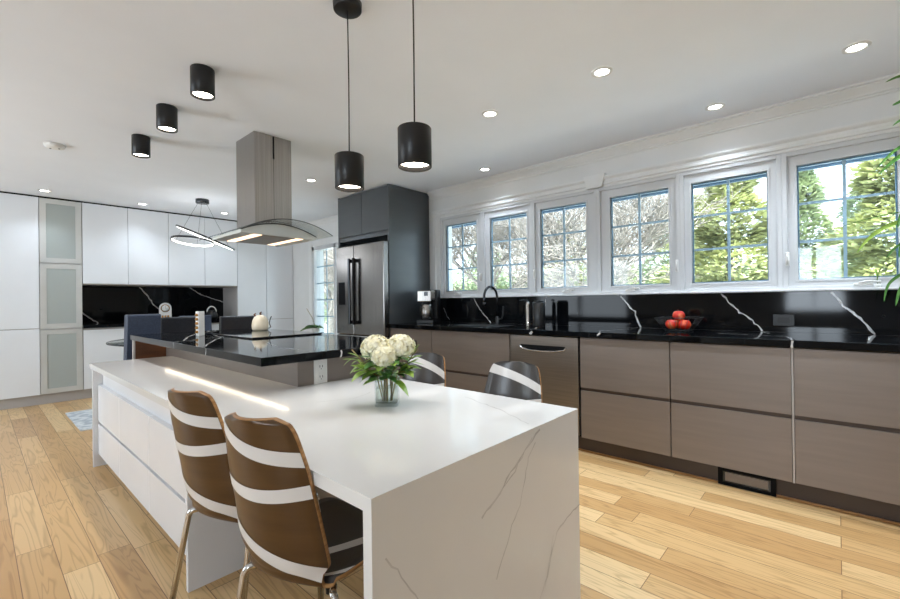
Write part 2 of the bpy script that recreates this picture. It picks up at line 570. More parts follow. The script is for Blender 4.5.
def window(i, y1, y0, g1, g0, crank, latch):
    zt, zb = 2.038, 1.272
    f = MB()
    f.box(XR - .012, XR + .10, y0, y0 + .028, WZ0, WZ1, .003).box(XR - .012, XR + .10, y1 - .028, y1, WZ0, WZ1, .003)
    f.box(XR - .0115, XR + .10, y0 + .027, y1 - .027, WZ1 - .03, WZ1, .003).box(XR - .0115, XR + .10, y0 + .027, y1 - .027, WZ0, WZ0 + .024, .003)
    fr_ = struct(f.build('window_%d' % i, M['vinyl']))
    s = MB()
    ys0, ys1, zs0, zs1 = y0 + .028, y1 - .028, WZ0 + .024, WZ1 - .03
    for a0, a1, c0, c1 in ((ys0, g0, zs0, zs1), (g1, ys1, zs0, zs1), (g0, g1, zs0, zb), (g0, g1, zt, zs1)):
        s.box(XR + .010, XR + .06, a0, a1, c0, c1)
    # glazing bead step
    for a0, a1, c0, c1 in ((g0 - .014, g0, zb - .014, zt + .014), (g1, g1 + .014, zb - .014, zt + .014), (g0, g1, zb - .014, zb), (g0, g1, zt, zt + .014)):
        s.box(XR + .004, XR + .03, a0, a1, c0, c1, .002)
    so = s.build('sash', M['vinyl'], fr_)
    sp_ = MB()
    for a0, a1, c0, c1 in ((g0, g0 + .008, zb, zt), (g1 - .008, g1, zb, zt), (g0, g1, zb, zb + .008), (g0, g1, zt - .008, zt)):
        sp_.box(XR + .038, XR + .05, a0, a1, c0, c1)
    sp_.build('glazing_spacer', M['spacer'], so)
    g = MB()
    ym = (g0 + g1) / 2
    g.box(XR + .040, XR + .048, ym - .009, ym + .009, zb, zt)
    for k in (1, 2):
        zz = zb + (zt - zb) * k / 3
        g.box(XR + .0395, XR + .0485, g0, g1, zz - .008, zz + .008)
    g.build('muntin_grid', M['muntin'], so)
    MB().box(XR + .0335, XR + .0365, g0, g1, zb, zt).build('pane', M['pane'], so)
    if crank is not None:
        c = MB().box(XR - .030, XR - .010, crank - .045, crank + .045, 1.222, 1.240, .006)
        c.tube([(XR - .026, crank + .02, 1.238), (XR - .036, crank - .02, 1.250), (XR - .036, crank - .065, 1.244)], .007, 8)
        c.sphere((XR - .036, crank - .07, 1.243), .010, n=8)
        c.build('crank_handle', M['white'], fr_)
    if latch is not None:
        c = MB().box(XR - .026, XR - .010, latch - .012, latch + .012, 1.365, 1.46, .005)
        c.tube([(XR - .028, latch, 1.45), (XR - .04, latch, 1.42), (XR - .034, latch, 1.375)], .007, 8)
        c.build('latch', M['white'], fr_)


window(1, BD[0], BD[1], *GL[0], 3.20, 2.862)
window(2, BD[1], BD[2], *GL[1], None, None)
window(3, BD[2], BD[3], *GL[2], 1.86, 2.198)
window(4, BD[3], BD[4], *GL[3], 1.28, .928)
window(5, BD[4], BD[5], *GL[4], None, None)
window(6, BD[5], BD[6], *GL[5], -.12, .245)

# dining window
f = MB()
for a0, a1, c0, c1 in ((DY0, DY0 + .06, DZ0, DZ1), (DY1 - .06, DY1, DZ0, DZ1), (DY0, DY1, DZ0, DZ0 + .06), (DY0, DY1, DZ1 - .06, DZ1), (5.64, 5.70, DZ0, DZ1)):
    f.box(XR - .015, XR + .1, a0, a1, c0, c1, .003)
dw = struct(f.build('window_7', M['vinyl']))
f = MB()
for a0, a1 in ((DY0 + .06, 5.64), (5.70, DY1 - .06)):
    f.box(XR + .04, XR + .05, (a0 + a1) / 2 - .009, (a0 + a1) / 2 + .009, DZ0 + .06, DZ1 - .06)
    for k in range(1, 6):
        zz = DZ0 + .06 + (DZ1 - DZ0 - .12) * k / 6
        f.box(XR + .0395, XR + .0505, a0, a1, zz - .009, zz + .009)
f.build('muntin_grid', M['muntin'], dw)
MB().box(XR + .033, XR + .036, DY0 + .05, DY1 - .05, DZ0 + .05, DZ1 - .05).build('pane', M['pane'], dw)
f = MB()
for a0, a1, c0, c1 in ((DY0 - .09, DY0, DZ0, DZ1 + .09), (DY1, DY1 + .09, DZ0, DZ1 + .09), (DY0, DY1, DZ1, DZ1 + .09), (DY0 - .1, DY1 + .1, DZ0 - .04, DZ0)):
    f.box(XR - .022, XR - .001, a0, a1, c0, c1, .004)
struct(f.build('trim_7', M['trim']))
# windows of the unseen walls
for i, (y0, y1, zz) in enumerate(((-.12, .72, .9), (3.5, 5.9, .22))):
    f = MB()
    for a0, a1, c0, c1 in ((y0, y0 + .06, zz, 2.1), (y1 - .06, y1, zz, 2.1), (y0, y1, zz, zz + .06), (y0, y1, 2.04, 2.1), ((y0 + y1) / 2 - .03, (y0 + y1) / 2 + .03, zz, 2.1)):
        f.box(XL - .12, XL + .04, a0, a1, c0, c1)
    struct(f.build('window_%d' % (8 + i), M['vinyl']))
# ------------------------------------------------------------------ outside
struct(MB().box(4.0, 40, -25, 45, -.6, -.5).build('ground', M['grass']))
ev = MB().box(3.95, 4.52, -3, 9, 2.20, 2.23)
struct(ev.build('eave_soffit', M['soffit']))
struct(MB().box(4.50, 4.53, -3, 9, 2.178, 2.30).box(4.53, 4.64, -3, 9, 2.20, 2.30, .02).build('eave_gutter', M['gutter']))


def evergreen(name, x, y, h, rad, mkey, label, seed, n=15000):
    rnd = random.Random(seed)
    t_ = thing(name, label, 'tree', (x, y, -.5), 0, 'evergreens beyond the windows')
    MB().tube([(0, 0, 0), (.02, .03, h * .5), (0, 0, h * .96)], .10, 8, True, .012).build('trunk', M['bark'], t_)
    b = MB()
    for k in range(n):
        z = rnd.random() ** 0.9
        lay = 0.75 + .25 * math.sin(z * 31 + seed)
        a = rnd.uniform(0, 2 * PI)
        lob = .82 + .18 * math.sin(a * 5 + seed + z * 9)
        R = rad * (1 - z) ** .7 * lay * lob
        rr = R * math.sqrt(rnd.uniform(.35, 1))
        p = Vector((rr * math.cos(a), rr * math.sin(a), .3 + z * (h - .3) - rr * .18))
        d = Vector((math.cos(a + rnd.uniform(-.5, .5)), math.sin(a + rnd.uniform(-.5, .5)), rnd.uniform(-.35, .5))).normalized()
        s_ = d.cross(Vector((rnd.uniform(-.5, .5), rnd.uniform(-.5, .5), 1))).normalized()
        L, W_ = rnd.uniform(.10, .22), rnd.uniform(.02, .045)
        b.face([p - s_ * W_ * .3, p + d * L * .5 - s_ * W_, p + d * L, p + d * L * .5 + s_ * W_])
    b.build('foliage', M[mkey], t_, False)
    return t_


def bare_tree(x, y, h, label, seed):
    rnd = random.Random(seed)
    t_ = thing('bare_tree', label, 'tree', (x, y, -.5), 0, 'bare trees beyond the windows')
    MB().tube([(0, 0, 0), (.05, .02, h * .2), (-.02, .05, h * .4)], .14, 10, True, .09).build('trunk', M['bark'], t_)
    b = MB()

    def grow(p, d, L, r, lev):
        q = p
        pts = [p]
        for i in range(3):
            d = (d + Vector((rnd.uniform(-.25, .25), rnd.uniform(-.25, .25), rnd.uniform(-.12, .2)))).normalized()
            q = q + d * L / 3
            pts.append(q)
        b.tube(pts, r, 5 if lev < 2 else 3, False, r * .6)
        if lev < 5:
            for i in range(4):
                nd = (d + Vector((rnd.uniform(-1, 1), rnd.uniform(-1, 1), rnd.uniform(-.45, .7)))).normalized()
                grow(pts[rnd.choice((1, 2, 3))], nd, L * rnd.uniform(.6, .82), r * .66, lev + 1)
    for i in range(6):
        a = i * PI / 3 + rnd.uniform(-.3, .3)
        grow(Vector((0, 0.03, h * rnd.uniform(.22, .40))), Vector((math.cos(a), math.sin(a), rnd.uniform(.4, 1.2))).normalized(), h * .26, .045, 0)
    b.build('branches', M['bark'], t_, False)
    return t_


evergreen('cedar_tree', 9.4, -.75, 4.6, 1.75, 'needles', 'yellow green cedar outside the rightmost kitchen window', 3)
evergreen('cedar_tree', 9.4, 1.45, 4.4, 1.9, 'needles', 'yellow green cedar outside the kitchen window behind the apples', 5)
for i, (x, y, h, r, k, lb) in enumerate((
        (13.6, 2.9, 4.5, 2.2, 'needles', 'yellow green cedar standing far behind the one outside the window behind the apples'),
        (11.4, .55, 4.4, 1.5, 'needles_dark', 'bluish green cedar standing just behind the gap between the two nearest cedars'),
        (14.6, -.6, 4.6, 2.1, 'needles_dark', 'bluish green cedar farthest back beyond the rightmost window'),
        (13.0, -3.6, 5.0, 2.1, 'needles_dark', 'bluish green cedar at the far right beyond the rightmost window'),
        (14.5, 3.8, 4.6, 2.3, 'needles_dark', 'bluish green cedar behind bare branches outside the window left of the apples'),
        (15.0, 7.6, 4.8, 2.4, 'needles', 'yellow green cedar far behind the bare branches, right of the tap'),
        (15.0, 11.4, 5.0, 2.4, 'needles_dark', 'bluish green cedar far behind the bare branches outside the window over the tap'),
        (14.6, 15.2, 5.0, 2.4, 'needles', 'yellow green cedar far behind the bare branches of the leftmost kitchen window'),
        (13.4, 22.5, 5.2, 2.4, 'needles_dark', 'bluish green cedar outside the tall window beside the fridge'))):
    evergreen('cedar_tree', x, y, h, r, k, lb, 30 + i, 11000)
hg = thing('hedge', 'long clipped hedge low behind the trees beyond the kitchen windows', 'hedge', (18.5, 10, -.5))
MB().box(-.35, .35, -19.5, 25, .0, 2.9, .2).build('branch_core', M['bark'], hg)
rnd_ = random.Random(77)
b = MB()
for k in range(16000):
    p = Vector((-.42 + rnd_.uniform(-.2, .12), rnd_.uniform(-19.5, 25), rnd_.uniform(.05, 3.15)))
    d = Vector((rnd_.uniform(-1, -.1), rnd_.uniform(-.9, .9), rnd_.uniform(-.3, .9))).normalized()
    s_ = d.cross(Vector((rnd_.uniform(-.5, .5), rnd_.uniform(-.5, .5), 1))).normalized()
    L, W_ = rnd_.uniform(.15, .32), rnd_.uniform(.04, .08)
    b.face([p - s_ * W_ * .3, p + d * L * .5 - s_ * W_, p + d * L, p + d * L * .5 + s_ * W_])
b.build('foliage', M['needles_dark'], hg, False)
bare_tree(9.0, 3.7, 5.2, 'bare pale tree outside the window left of the apple basket', 21)
bare_tree(8.8, 6.6, 5.4, 'bare pale tree outside the kitchen window right of the tap', 22)
bare_tree(8.4, 10.2, 5.0, 'bare pale tree outside the leftmost kitchen window', 23)
bare_tree(9.0, 14.2, 5.4, 'bare pale tree outside the tall window beside the fridge', 24)
bare_tree(11.0, 17.0, 5.4, 'bare pale tree farther back outside the tall window beside the fridge', 25)

# ------------------------------------------------------------------ right-hand cabinets
XF, XT = 3.06, 3.125
struct(MB().box(XT, XT + .02, -1.08, 3.64, 0, .118).build('baseboard_right', M['taupe_dark']))
struct(MB().box(XT - .014, XT, -1.08, 3.64, 0, .012, .003).build('trim_8', M['ply']))


def base_unit(y0, y1, label, kind='drawers'):
    t_ = thing('base_cabinet', label, 'cabinet', (XF, (y0 + y1) / 2, .118), 0, 'taupe base cabinets under the black counter')
    h = (y1 - y0) / 2
    b = MB().box(.021, .60, -h + .0005, h - .0005, 0, .755)
    b.build('carcass', M['gap'], t_)
    g = .002
    if kind == 'drawers':
        MB().box(0, .02, -h + g, h - g, .002, .356, .0015).build('drawer_front', M['taupe'], t_)
        MB().box(0, .02, -h + g, h - g, .380, .752, .0015).build('drawer_front', M['taupe'], t_)
        MB().box(.008, .021, -h + g, h - g, .357, .379).build('finger_rail', M['taupe_dark'], t_)
    else:
        d = MB().box(0, .02, -h + g, h - g, .002, .752, .0015).build('door', M['taupe'], t_)
        hb = MB().box(-.004, .004, -.10, .08, .578, .64, .003)
        hb.build('recessed_pull', M['black'], d)
    return t_


base_unit(3.010, 3.641, 'taupe cabinet with a black recessed pull, under the coffee maker', 'door')
base_unit(2.082, 3.008, 'wide taupe drawer cabinet below the sink and tap')
base_unit(.822, 1.445, 'taupe drawer cabinet between the dishwasher and the cabinet below the apples')
base_unit(.195, .820, 'taupe drawer cabinet below the basket of apples, above the floor vent')
base_unit(-.440, .186, 'rightmost taupe drawer cabinet in the photo, right of the painted seam highlight')
MB().box(XF - .001, XF + .3, .1862, .1948, .118, .874).build('seam_highlight', M['plinth'])  # lit edge of the seam, painted as a pale strip
tag(bpy.data.objects['seam_highlight'], 'painted edge highlight on the seam between the two rightmost taupe drawer cabinets', 'strip')

dwt = thing('dishwasher', 'dark steel dishwasher with a curved pocket handle', 'dishwasher', (XF, 1.7635, .118))
MB().box(.026, .60, -.3125, .3125, 0, .75).build('body', M['gap'], dwt)
MB().box(-.006, .025, -.305, .305, .01, .75, .004).build('door', M['dark_steel'], dwt)
hd = MB()
N = 14
for k in range(N):
    t0, t1 = -1 + 2 * k / N, -1 + 2 * (k + 1) / N
    z0a, z0b = .628 + .016 * t0 * t0, .628 + .016 * t1 * t1
    hd.face([(-.0075, t0 * .2, z0a), (-.0075, t1 * .2, z0b), (-.0075, t1 * .2, .676), (-.0075, t0 * .2, .676)])
ho = hd.build('handle_pocket', M['gap'], dwt)
MB().tube([(-.008, -.207, .668), (-.010, -.195, .648), (-.016, -.12, .634), (-.018, 0, .630), (-.016, .12, .634), (-.010, .195, .648), (-.008, .207, .668)], .007, 10).build('handle', M['steel'], dwt)

# black marble worktop and splashback
ct = MB().box(3.035, 3.685, -1.08, 3.643, .876, .918, .004)
top = lambda a, b: (a, b, .9186)
frt = lambda a, b: (3.0342, a, b)
ct.vein([(3.10, 3.02), (3.22, 2.93), (3.36, 2.94), (3.66, 2.76)], top, .010)
ct.vein([(3.04, 1.86), (3.11, 1.86), (3.3, 1.96), (3.45, 1.90)], top, .009)
ct.vein([(3.04, 2.40), (3.2, 2.30), (3.35, 2.34)], top, .008)
ct.vein([(3.04, 1.28), (3.18, 1.34), (3.42, 1.25), (3.68, 1.21)], top, .008)
ct.vein([(3.04, .19), (3.15, .20), (3.30, .24), (3.35, .60)], top, .012, .004)
ct.vein([(3.52, .34), (3.68, .393)], top, .012)
ct.vein([(3.23, -.12), (3.50, -.14), (3.684, -.169)], top, .012)
ct.vein([(1.86, .90), (1.85, .88)], frt, .03, .003)
ct.vein([(1.28, .916), (1.30, .895)], frt, .016, .003)
ct.vein([(.186, .917), (.19, .877)], frt, .012, .002)
tag(ct.build('countertop', [M['black_stone'], M['vein']]), 'long black marble worktop on the taupe cabinets below the windows', 'countertop')
bs = MB().box(3.688, 3.6995, -1.08, 3.645, .918, 1.191)
bw = lambda a, b: (3.6874, a, b)
bs.vein([(2.975, 1.19), (2.90, 1.08), (2.74, .92)], bw, .010)
bs.vein([(3.42, 1.08), (3.38, 1.0), (3.33, .94)], bw, .006)
bs.vein([(1.375, 1.19), (1.30, 1.10), (1.252, 1.048), (1.24, 1.0), (1.206, .922)], bw, .012)
bs.vein([(.637, 1.19), (.57, 1.10), (.52, 1.053), (.46, 1.01), (.393, .922)], bw, .012)
bs.vein([(.034, 1.19), (-.03, 1.10), (-.073, 1.058), (-.12, 1.0), (-.169, .922)], bw, .012)
bs.vein([(2.08, 1.19), (2.085, 1.10)], bw, .006)
tag(bs.build('backsplash', [M['black_stone'], M['vein']]), 'black marble splashback with white veins under the kitchen windows', 'backsplash')
ol = thing('wall_socket', 'black wall socket on the splashback right of the apples', 'socket', (3.6865, .272, 1.0))
MB().box(-.006, 0, -.058, .058, -.038, .038, .003).build('plate', M['black'], ol)
MB().box(-.009, -.0062, -.035, .035, -.022, .022, .002).build('insert', M['lamp_black'], ol)

# floor vent in the toe kick
vt = thing('floor_vent', 'black framed vent set in the toe kick under the apples', 'vent', (3.1095, .42, .055))
f = MB()
for a0, a1, c0, c1 in ((-.145, -.119, -.053, .053), (.119, .145, -.053, .053), (-.119, .119, -.053, -.033), (-.119, .119, .033, .053)):
    f.box(-.012, .0, a0, a1, c0, c1, .002)
f.build('frame', M['gap'], vt)
f = MB()
for a0, a1, c0, c1 in ((-.119, -.108, -.033, .033), (.108, .119, -.033, .033), (-.108, .108, -.033, -.026), (-.108, .108, .026, .033)):
    f.box(-.006, .0, a0, a1, c0, c1)
f.build('inner_frame', M['gunmetal'], vt)
MB().box(-.003, 0, -.108, .108, -.026, .026).build('insert_panel', M['taupe'], vt)

# ------------------------------------------------------------------ fridge and its surround
sr = thing('fridge_cabinet', 'charcoal cabinet surround with two doors above the steel fridge', 'cabinet', (3.06, 4.14, 0))
MB().box(0, .63, -.495, -.472, 0, CEIL - .005, .001).build('side_panel', M['charcoal'], sr)
MB().box(0, .63, .455, .478, 0, CEIL - .005, .001).build('side_panel', M['charcoal'], sr)
MB().box(.022, .63, -.4715, .4545, 1.90, CEIL - .006).build('carcass', M['charcoal'], sr)
MB().box(.0, .020, -.470, -.008, 1.955, 2.445, .0015).build('door', M['charcoal'], sr)
MB().box(.0, .020, -.004, .453, 1.955, 2.445, .0015).build('door', M['charcoal'], sr)
MB().box(.004, .0215, -.470, .453, 1.90, 1.946, .001).build('valance', M['charcoal'], sr)
fr = thing('refrigerator', 'steel French door refrigerator with dark bar handles and a water dispenser', 'refrigerator', (2.985, 4.105, 0))
MB().box(.075, .68, -.455, .455, .03, 1.80, .004).build('body', M['gunmetal'], fr)
MB().box(0, .07, -.455, .092, .78, 1.825, .008).build('door', M['fridge_steel'], fr)
d2 = MB().box(0, .07, .098, .455, .78, 1.825, .008).build('door', M['fridge_steel'], fr)
MB().box(-.003, .001, .275, .405, 1.13, 1.40, .003).build('water_dispenser', M['gap'], d2)
MB().box(0, .07, -.455, .455, .08, .772, .008).build('freezer_drawer', M['fridge_steel'], fr)
MB().box(.05, .5, -.44, .44, 0, .075).build('plinth', M['black'], fr)
for yy, mk in ((.125, 'steel'), (.035, 'black')):
    h_ = MB().box(-.055, -.030, yy - .016, yy + .016, .90, 1.67, .006)
    h_.box(-.034, 0.002, yy - .014, yy + .014, .905, .945).box(-.034, 0.002, yy - .014, yy + .014, 1.62, 1.66)
    h_.build('handle', M['gunmetal'] if mk == 'steel' else M['gap'], fr)
h_ = MB().box(-.055, -.030, -.33, .33, .68, .715, .006).box(-.034, .002, -.32, -.29, .685, .71).box(-.034, .002, .29, .32, .685, .71)
h_.build('handle', M['black'], fr)

# ------------------------------------------------------------------ back wall cabinets
YC = 6.95


def tall(x0, x1, label, seam=.898):
    t_ = thing('tall_cabinet', label, 'cabinet', ((x0 + x1) / 2, YC, 0), 0, 'tall white cabinets on the back wall')
    h = (x1 - x0) / 2
    MB().box(-h + .0005, h - .0005, .021, .59, .12, 2.442).build('carcass', M['plinth'], t_)
    MB().box(-h + .002, h - .002, 0, .02, .122, seam - .004, .0015).build('door', M['white_lacquer_gloss'], t_)
    MB().box(-h + .002, h - .002, 0, .02, seam + .004, 2.440, .0015).build('door', M['white_lacquer_gloss'], t_)
    return t_


tall(-.21, .526, 'leftmost tall white cabinet, left of the frosted doors')
tall(2.772, 3.227, 'tall white cabinet right of the black splashback, second from right')
tall(3.229, 3.694, 'rightmost tall white cabinet on the back wall')
fc = thing('display_cabinet', 'tall narrow cabinet with three frosted glass doors', 'cabinet', (.72, YC, 0))
b = MB().box(-.192, -.178, .024, .59, .12, 2.442).box(.178, .192, .024, .59, .12, 2.442).box(-.178, .178, .575, .59, .12, 2.442)
for z in (.12, .50, .878, 1.25, 1.66, 2.05, 2.428):
    b.box(-.178, .178, .03, .575, z, z + .014)
b.build('carcass', M['white'], fc)
for z0, z1 in ((.124, .882), (.892, 1.666), (1.676, 2.438)):
    d = MB()
    for a0, a1, c0, c1 in ((-.190, -.132, z0, z1), (.132, .190, z0, z1), (-.132, .132, z0, z0 + .058), (-.132, .132, z1 - .058, z1)):
        d.box(a0, a1, 0, .02, c0, c1)
    do = d.build('door', M['alu'], fc)
    MB().box(-.132, .132, .007, .013, z0 + .058, z1 - .058).build('frosted_pane', M['frost'], do)
xs = [.916, 1.379, 1.842, 2.306, 2.769]
ul = ['white wall cabinet right of the frosted doors', 'white wall cabinet second right of the frosted doors', 'white wall cabinet behind the left of the ring lamp', 'white wall cabinet behind the right of the ring lamp, beside the hood']
for k in range(4):
    x0, x1 = xs[k], xs[k + 1]
    t_ = thing('wall_cabinet', ul[k], 'cabinet', ((x0 + x1) / 2, YC, 1.425), 0, 'white wall cabinets over the black splashback')
    h = (x1 - x0) / 2
    MB().box(-h + .0005, h - .0005, .021, .59, 0.0, 1.017).build('carcass', M['plinth'], t_)
    MB().box(-h + .0022, h - .0022, 0, .02, .012, 1.015, .0015).build('door', M['white_lacquer_gloss'], t_)
bl = ['white base cabinet right of the frosted doors, behind the glass table edge', 'white base cabinet behind the leftmost leather chair', 'white base cabinet behind the dining chairs, under the clock', 'white base cabinet beside the rightmost tall cabinets']
for k in range(4):
    x0, x1 = xs[k], xs[k + 1]
    t_ = thing('base_cabinet', bl[k], 'cabinet', ((x0 + x1) / 2, YC, .12), 0, 'white base cabinets on the back wall')
    h = (x1 - x0) / 2
    MB().box(-h + .0005, h - .0005, .021, .59, 0, .758).build('carcass', M['plinth'], t_)
    MB().box(-h + .0022, h - .0022, 0, .02, .002, .735, .0015).build('door', M['white_lacquer_gloss'], t_)
struct(MB().box(-.21, 3.694, 7.0, 7.02, 0, .118).build('baseboard_back', M['plinth']))
struct(MB().box(-.21, 3.694, 6.965, 7.54, 2.443, 2.4595).build('trim_9', M['gap']))
b = MB().box(.916, 2.770, 6.93, 7.535, .879, .918, .003)
tag(b.build('countertop', [M['black_stone'], M['vein']]), 'short black worktop on the white cabinets at the back wall', 'countertop')
b = MB().box(.914, 2.771, 7.5355, 7.549, .918, 1.4245)
fb = lambda a, c: (a, 7.5349, c)
b.vein([(.985, 1.07), (1.06, .99), (1.15, .92)], fb, .014)
b.vein([(1.62, 1.424), (1.72, 1.30), (1.80, 1.16), (1.93, 1.02)], fb, .014)
b.vein([(2.28, 1.424), (2.40, 1.33), (2.6, 1.25), (2.771, 1.19)], fb, .014)
tag(b.build('backsplash', [M['black_stone'], M['vein']]), 'black marble splashback under the white wall cabinets at the back', 'backsplash')

# clock and kettle on the back worktop
ck = thing('mantel_clock', 'white arched mantel clock on the black worktop at the back wall', 'clock', (1.86, 7.2, .918), -.25)
arch = [(-.075, 0), (.075, 0), (.075, .17)] + [(.075 * math.cos(a * PI / 12), .17 + .075 * math.sin(a * PI / 12)) for a in range(1, 12)] + [(-.075, .17)]
MB().prism(arch, lambda a, c, t_: (a, t_, c + .025), -.03, .03).box(-.09, .09, -.045, .045, 0, .025, .004).build('case', M['white'], ck)
f = MB().lathe([(.055, 0), (.055, .004), (0, .004)], n=24).build('dial', M['gold'], ck)
f.rotation_euler = (PI / 2, 0, 0)
f.location = (0, -.0305, .19)
f = MB().lathe([(.044, 0.004), (.044, .006), (0, .006)], n=24).build('dial_face', M['white'], ck)
f.rotation_euler = (PI / 2, 0, 0)
f.location = (0, -.0305, .19)
f = MB().box(-.002, .002, -.0385, -.0375, .185, .222).box(-.002, .022, -.0385, -.0375, .188, .191)
f.build('hands', M['black'], ck)
f = MB()
for xx in (-.035, 0, .035):
    f.lathe([(0, 0), (.010, .006), (.012, .05), (.006, .058), (0, .06)], (xx, -.036, .03), 10)
f.build('pendulum_balls', M['gold'], ck)
kt = thing('kettle', 'small dark pot with a pale arched handle on the back worktop', 'kettle', (2.46, 7.15, .918))
MB().lathe([(0, 0), (.07, 0), (.085, .03), (.085, .08), (.06, .13), (.02, .15), (0, .152)], n=24).build('body', M['black'], kt)
MB().tube([(-.055 * math.cos(a * PI / 10) * 1.2, 0, .12 + .085 * math.sin(a * PI / 10)) for a in range(11)], .009, 8).build('handle', M['white'], kt)

# ------------------------------------------------------------------ island
TX0, TX1, TY0, TYB, TZ = .560, 1.532, .735, 4.005, .745
XB, YBK = 1.073, 1.985
tt = thing('island_table', 'white quartz table with a waterfall end and a long bench top', 'table', (0, 0, 0))
b = MB()
b.prism([(TX0, TY0 + .03), (TX1, TY0 + .03), (TX1, YBK - .001), (XB, YBK - .001), (XB, TYB), (TX0, TYB)], lambda a, c, t_: (a, c, t_), TZ - .034, TZ)
tp = lambda a, c: (a, c, TZ + .0004)
b.vein([(1.42, 1.20), (1.375, 1.07), (1.335, .955), (1.31, .905), (1.24, .77)], tp, .006, .004)
b.vein([(.95, 1.62), (1.10, 1.55), (1.22, 1.60)], tp, .004, .004)
b.build('tabletop', [M['quartz'], M['quartz_vein']], tt)
b = MB().box(TX0, TX1, TY0, TY0 + .03, 0, TZ)
wfn = lambda a, c: (a, TY0 - .0004, c)
for pts, wd in (([(1.25, .73), (1.18, .700), (1.10, .655), (1.02, .60), (.935, .560)], .007), ([(1.20, .72), (1.10, .640), (1.03, .606)], .004),
                ([(1.22, .70), (1.18, .66), (1.165, .62), (1.125, .53), (1.08, .48), (1.0, .36)], .005),
                ([(1.53, .385), (1.43, .368), (1.36, .355), (1.325, .31), (1.30, .25), (1.24, .18), (1.2, .05)], .007),
                ([(1.33, .35), (1.315, .30), (1.27, .2)], .004), ([(.60, .60), (.72, .42), (.80, .20), (.82, .02)], .004)):
    b.vein(pts, wfn, wd, .004)
b.build('waterfall_leg', [M['quartz'], M['quartz_vein']], tt)

bc = thing('bench_cabinet', 'low white drawer cabinet under the quartz bench top', 'cabinet', (0, 0, 0))
MB().box(.63, XB - .001, 1.976, 3.976, .10, TZ - .035).build('carcass', M['white_lacquer'], bc)
MB().box(.573, XB - .001, 1.952, 1.975, 0, TZ - .035, .001).build('end_panel', M['white_lacquer'], bc)
MB().box(.573, XB - .001, 3.977, 4.0, 0, TZ - .035, .001).build('end_panel', M['white_lacquer'], bc)
for k in range(3):
    y0 = 1.977 + k * .6665
    for z0, z1 in ((.088, .308), (.326, .588)):
        MB().box(.602, .6295, y0 + .001, y0 + .6645, z0, z1, .002).build('drawer_front', M['white_lacquer'], bc)
MB().box(.66, .68, 1.976, 3.976, 0, .10).build('plinth', M['plinth'], bc)

ib = thing('kitchen_island', 'taupe raised kitchen island standing behind the white table', 'kitchen island', (0, 0, 0))
MB().box(XB, 1.66, YBK, 4.15, 0, .8795, .001).build('panelling', M['taupe'], ib)
ep = MB().box(.862, XB - .001, 4.14, 4.17, 0, .8795).build('end_panel', M['wood_panel'], ib)
ep['label'] = 'brown wood end panel'
MB().box(.848, .861, 4.138, 4.172, 0, .8795).build('panel_edging', M['plinth'], ib)
ic = MB().box(.848, 1.79, 1.885, 4.235, .880, .920, .003)
it = lambda a, c: (a, c, .9206)
ic.vein([(.849, 3.12), (.93, 3.20), (1.06, 3.55), (1.20, 3.85), (1.34, 4.05)], it, .012)
ic.vein([(.86, 2.62), (1.04, 3.01), (1.21, 3.32), (1.25, 3.6), (1.4, 4.2)], it, .010)
ic.vein([(.93, 3.2), (1.2, 3.35), (1.25, 3.4)], it, .007)
ic.vein([(1.10, 1.90), (1.12, 2.3), (1.20, 2.6)], it, .006)
ic.vein([(1.0, 4.2), (1.1, 4.0), (1.2, 3.97)], it, .007)
ic.vein([(1.255, .918), (1.262, .895), (1.25, .882)], lambda a, c: (a, 1.8843, c), .008, .003)
ic.vein([(2.55, .918), (2.56, .882)], lambda a, c: (.8473, a, c), .012, .003)
ic.vein([(3.12, .918), (3.11, .882)], lambda a, c: (.8473, a, c), .016, .003)
tag(ic.build('island_countertop', [M['black_stone'], M['vein']]), 'raised black marble island counter with white veins', 'countertop')
ck = thing('cooktop', 'black glass cooktop on the raised island counter', 'cooktop', (1.52, 3.38, .9208))
MB().box(-.265, .265, -.46, .46, .002, .010, .002).build('glass', M['cooktop'], ck)
MB().box(-.258, .258, -.453, .453, 0, .002).build('frame', M['gunmetal'], ck)
ls = thing('light_strip', 'warm light strip tucked beneath the black island counter', 'light', (XB - .012, 3.1, .868))
MB().box(-.004, .011, -1.03, 1.03, .004, .0115).build('channel', M['alu'], ls)
MB().box(-.001, .006, -1.03, 1.03, 0, .0038).build('diffuser', M['led'], ls)

so = thing('power_socket', 'white double socket on the taupe island base', 'socket', (1.197, YBK - .0005, .805))
MB().box(-.038, .038, -.007, 0, -.062, .062, .003).build('plate', M['white'], so)
for zc in (-.026, .026):
    MB().box(-.017, .017, -.010, -.006, zc - .019, zc + .019, .002).build('outlet', M['white'], so)
for zc in (-.026, .026):
    f = MB()
    f.box(-.009, -.006, -.0106, -.0099, zc - .004, zc + .008).box(.006, .009, -.0106, -.0099, zc - .004, zc + .008).box(-.002, .002, -.0106, -.0099, zc - .013, zc - .009)
    f.build('slots', M['black'], so)

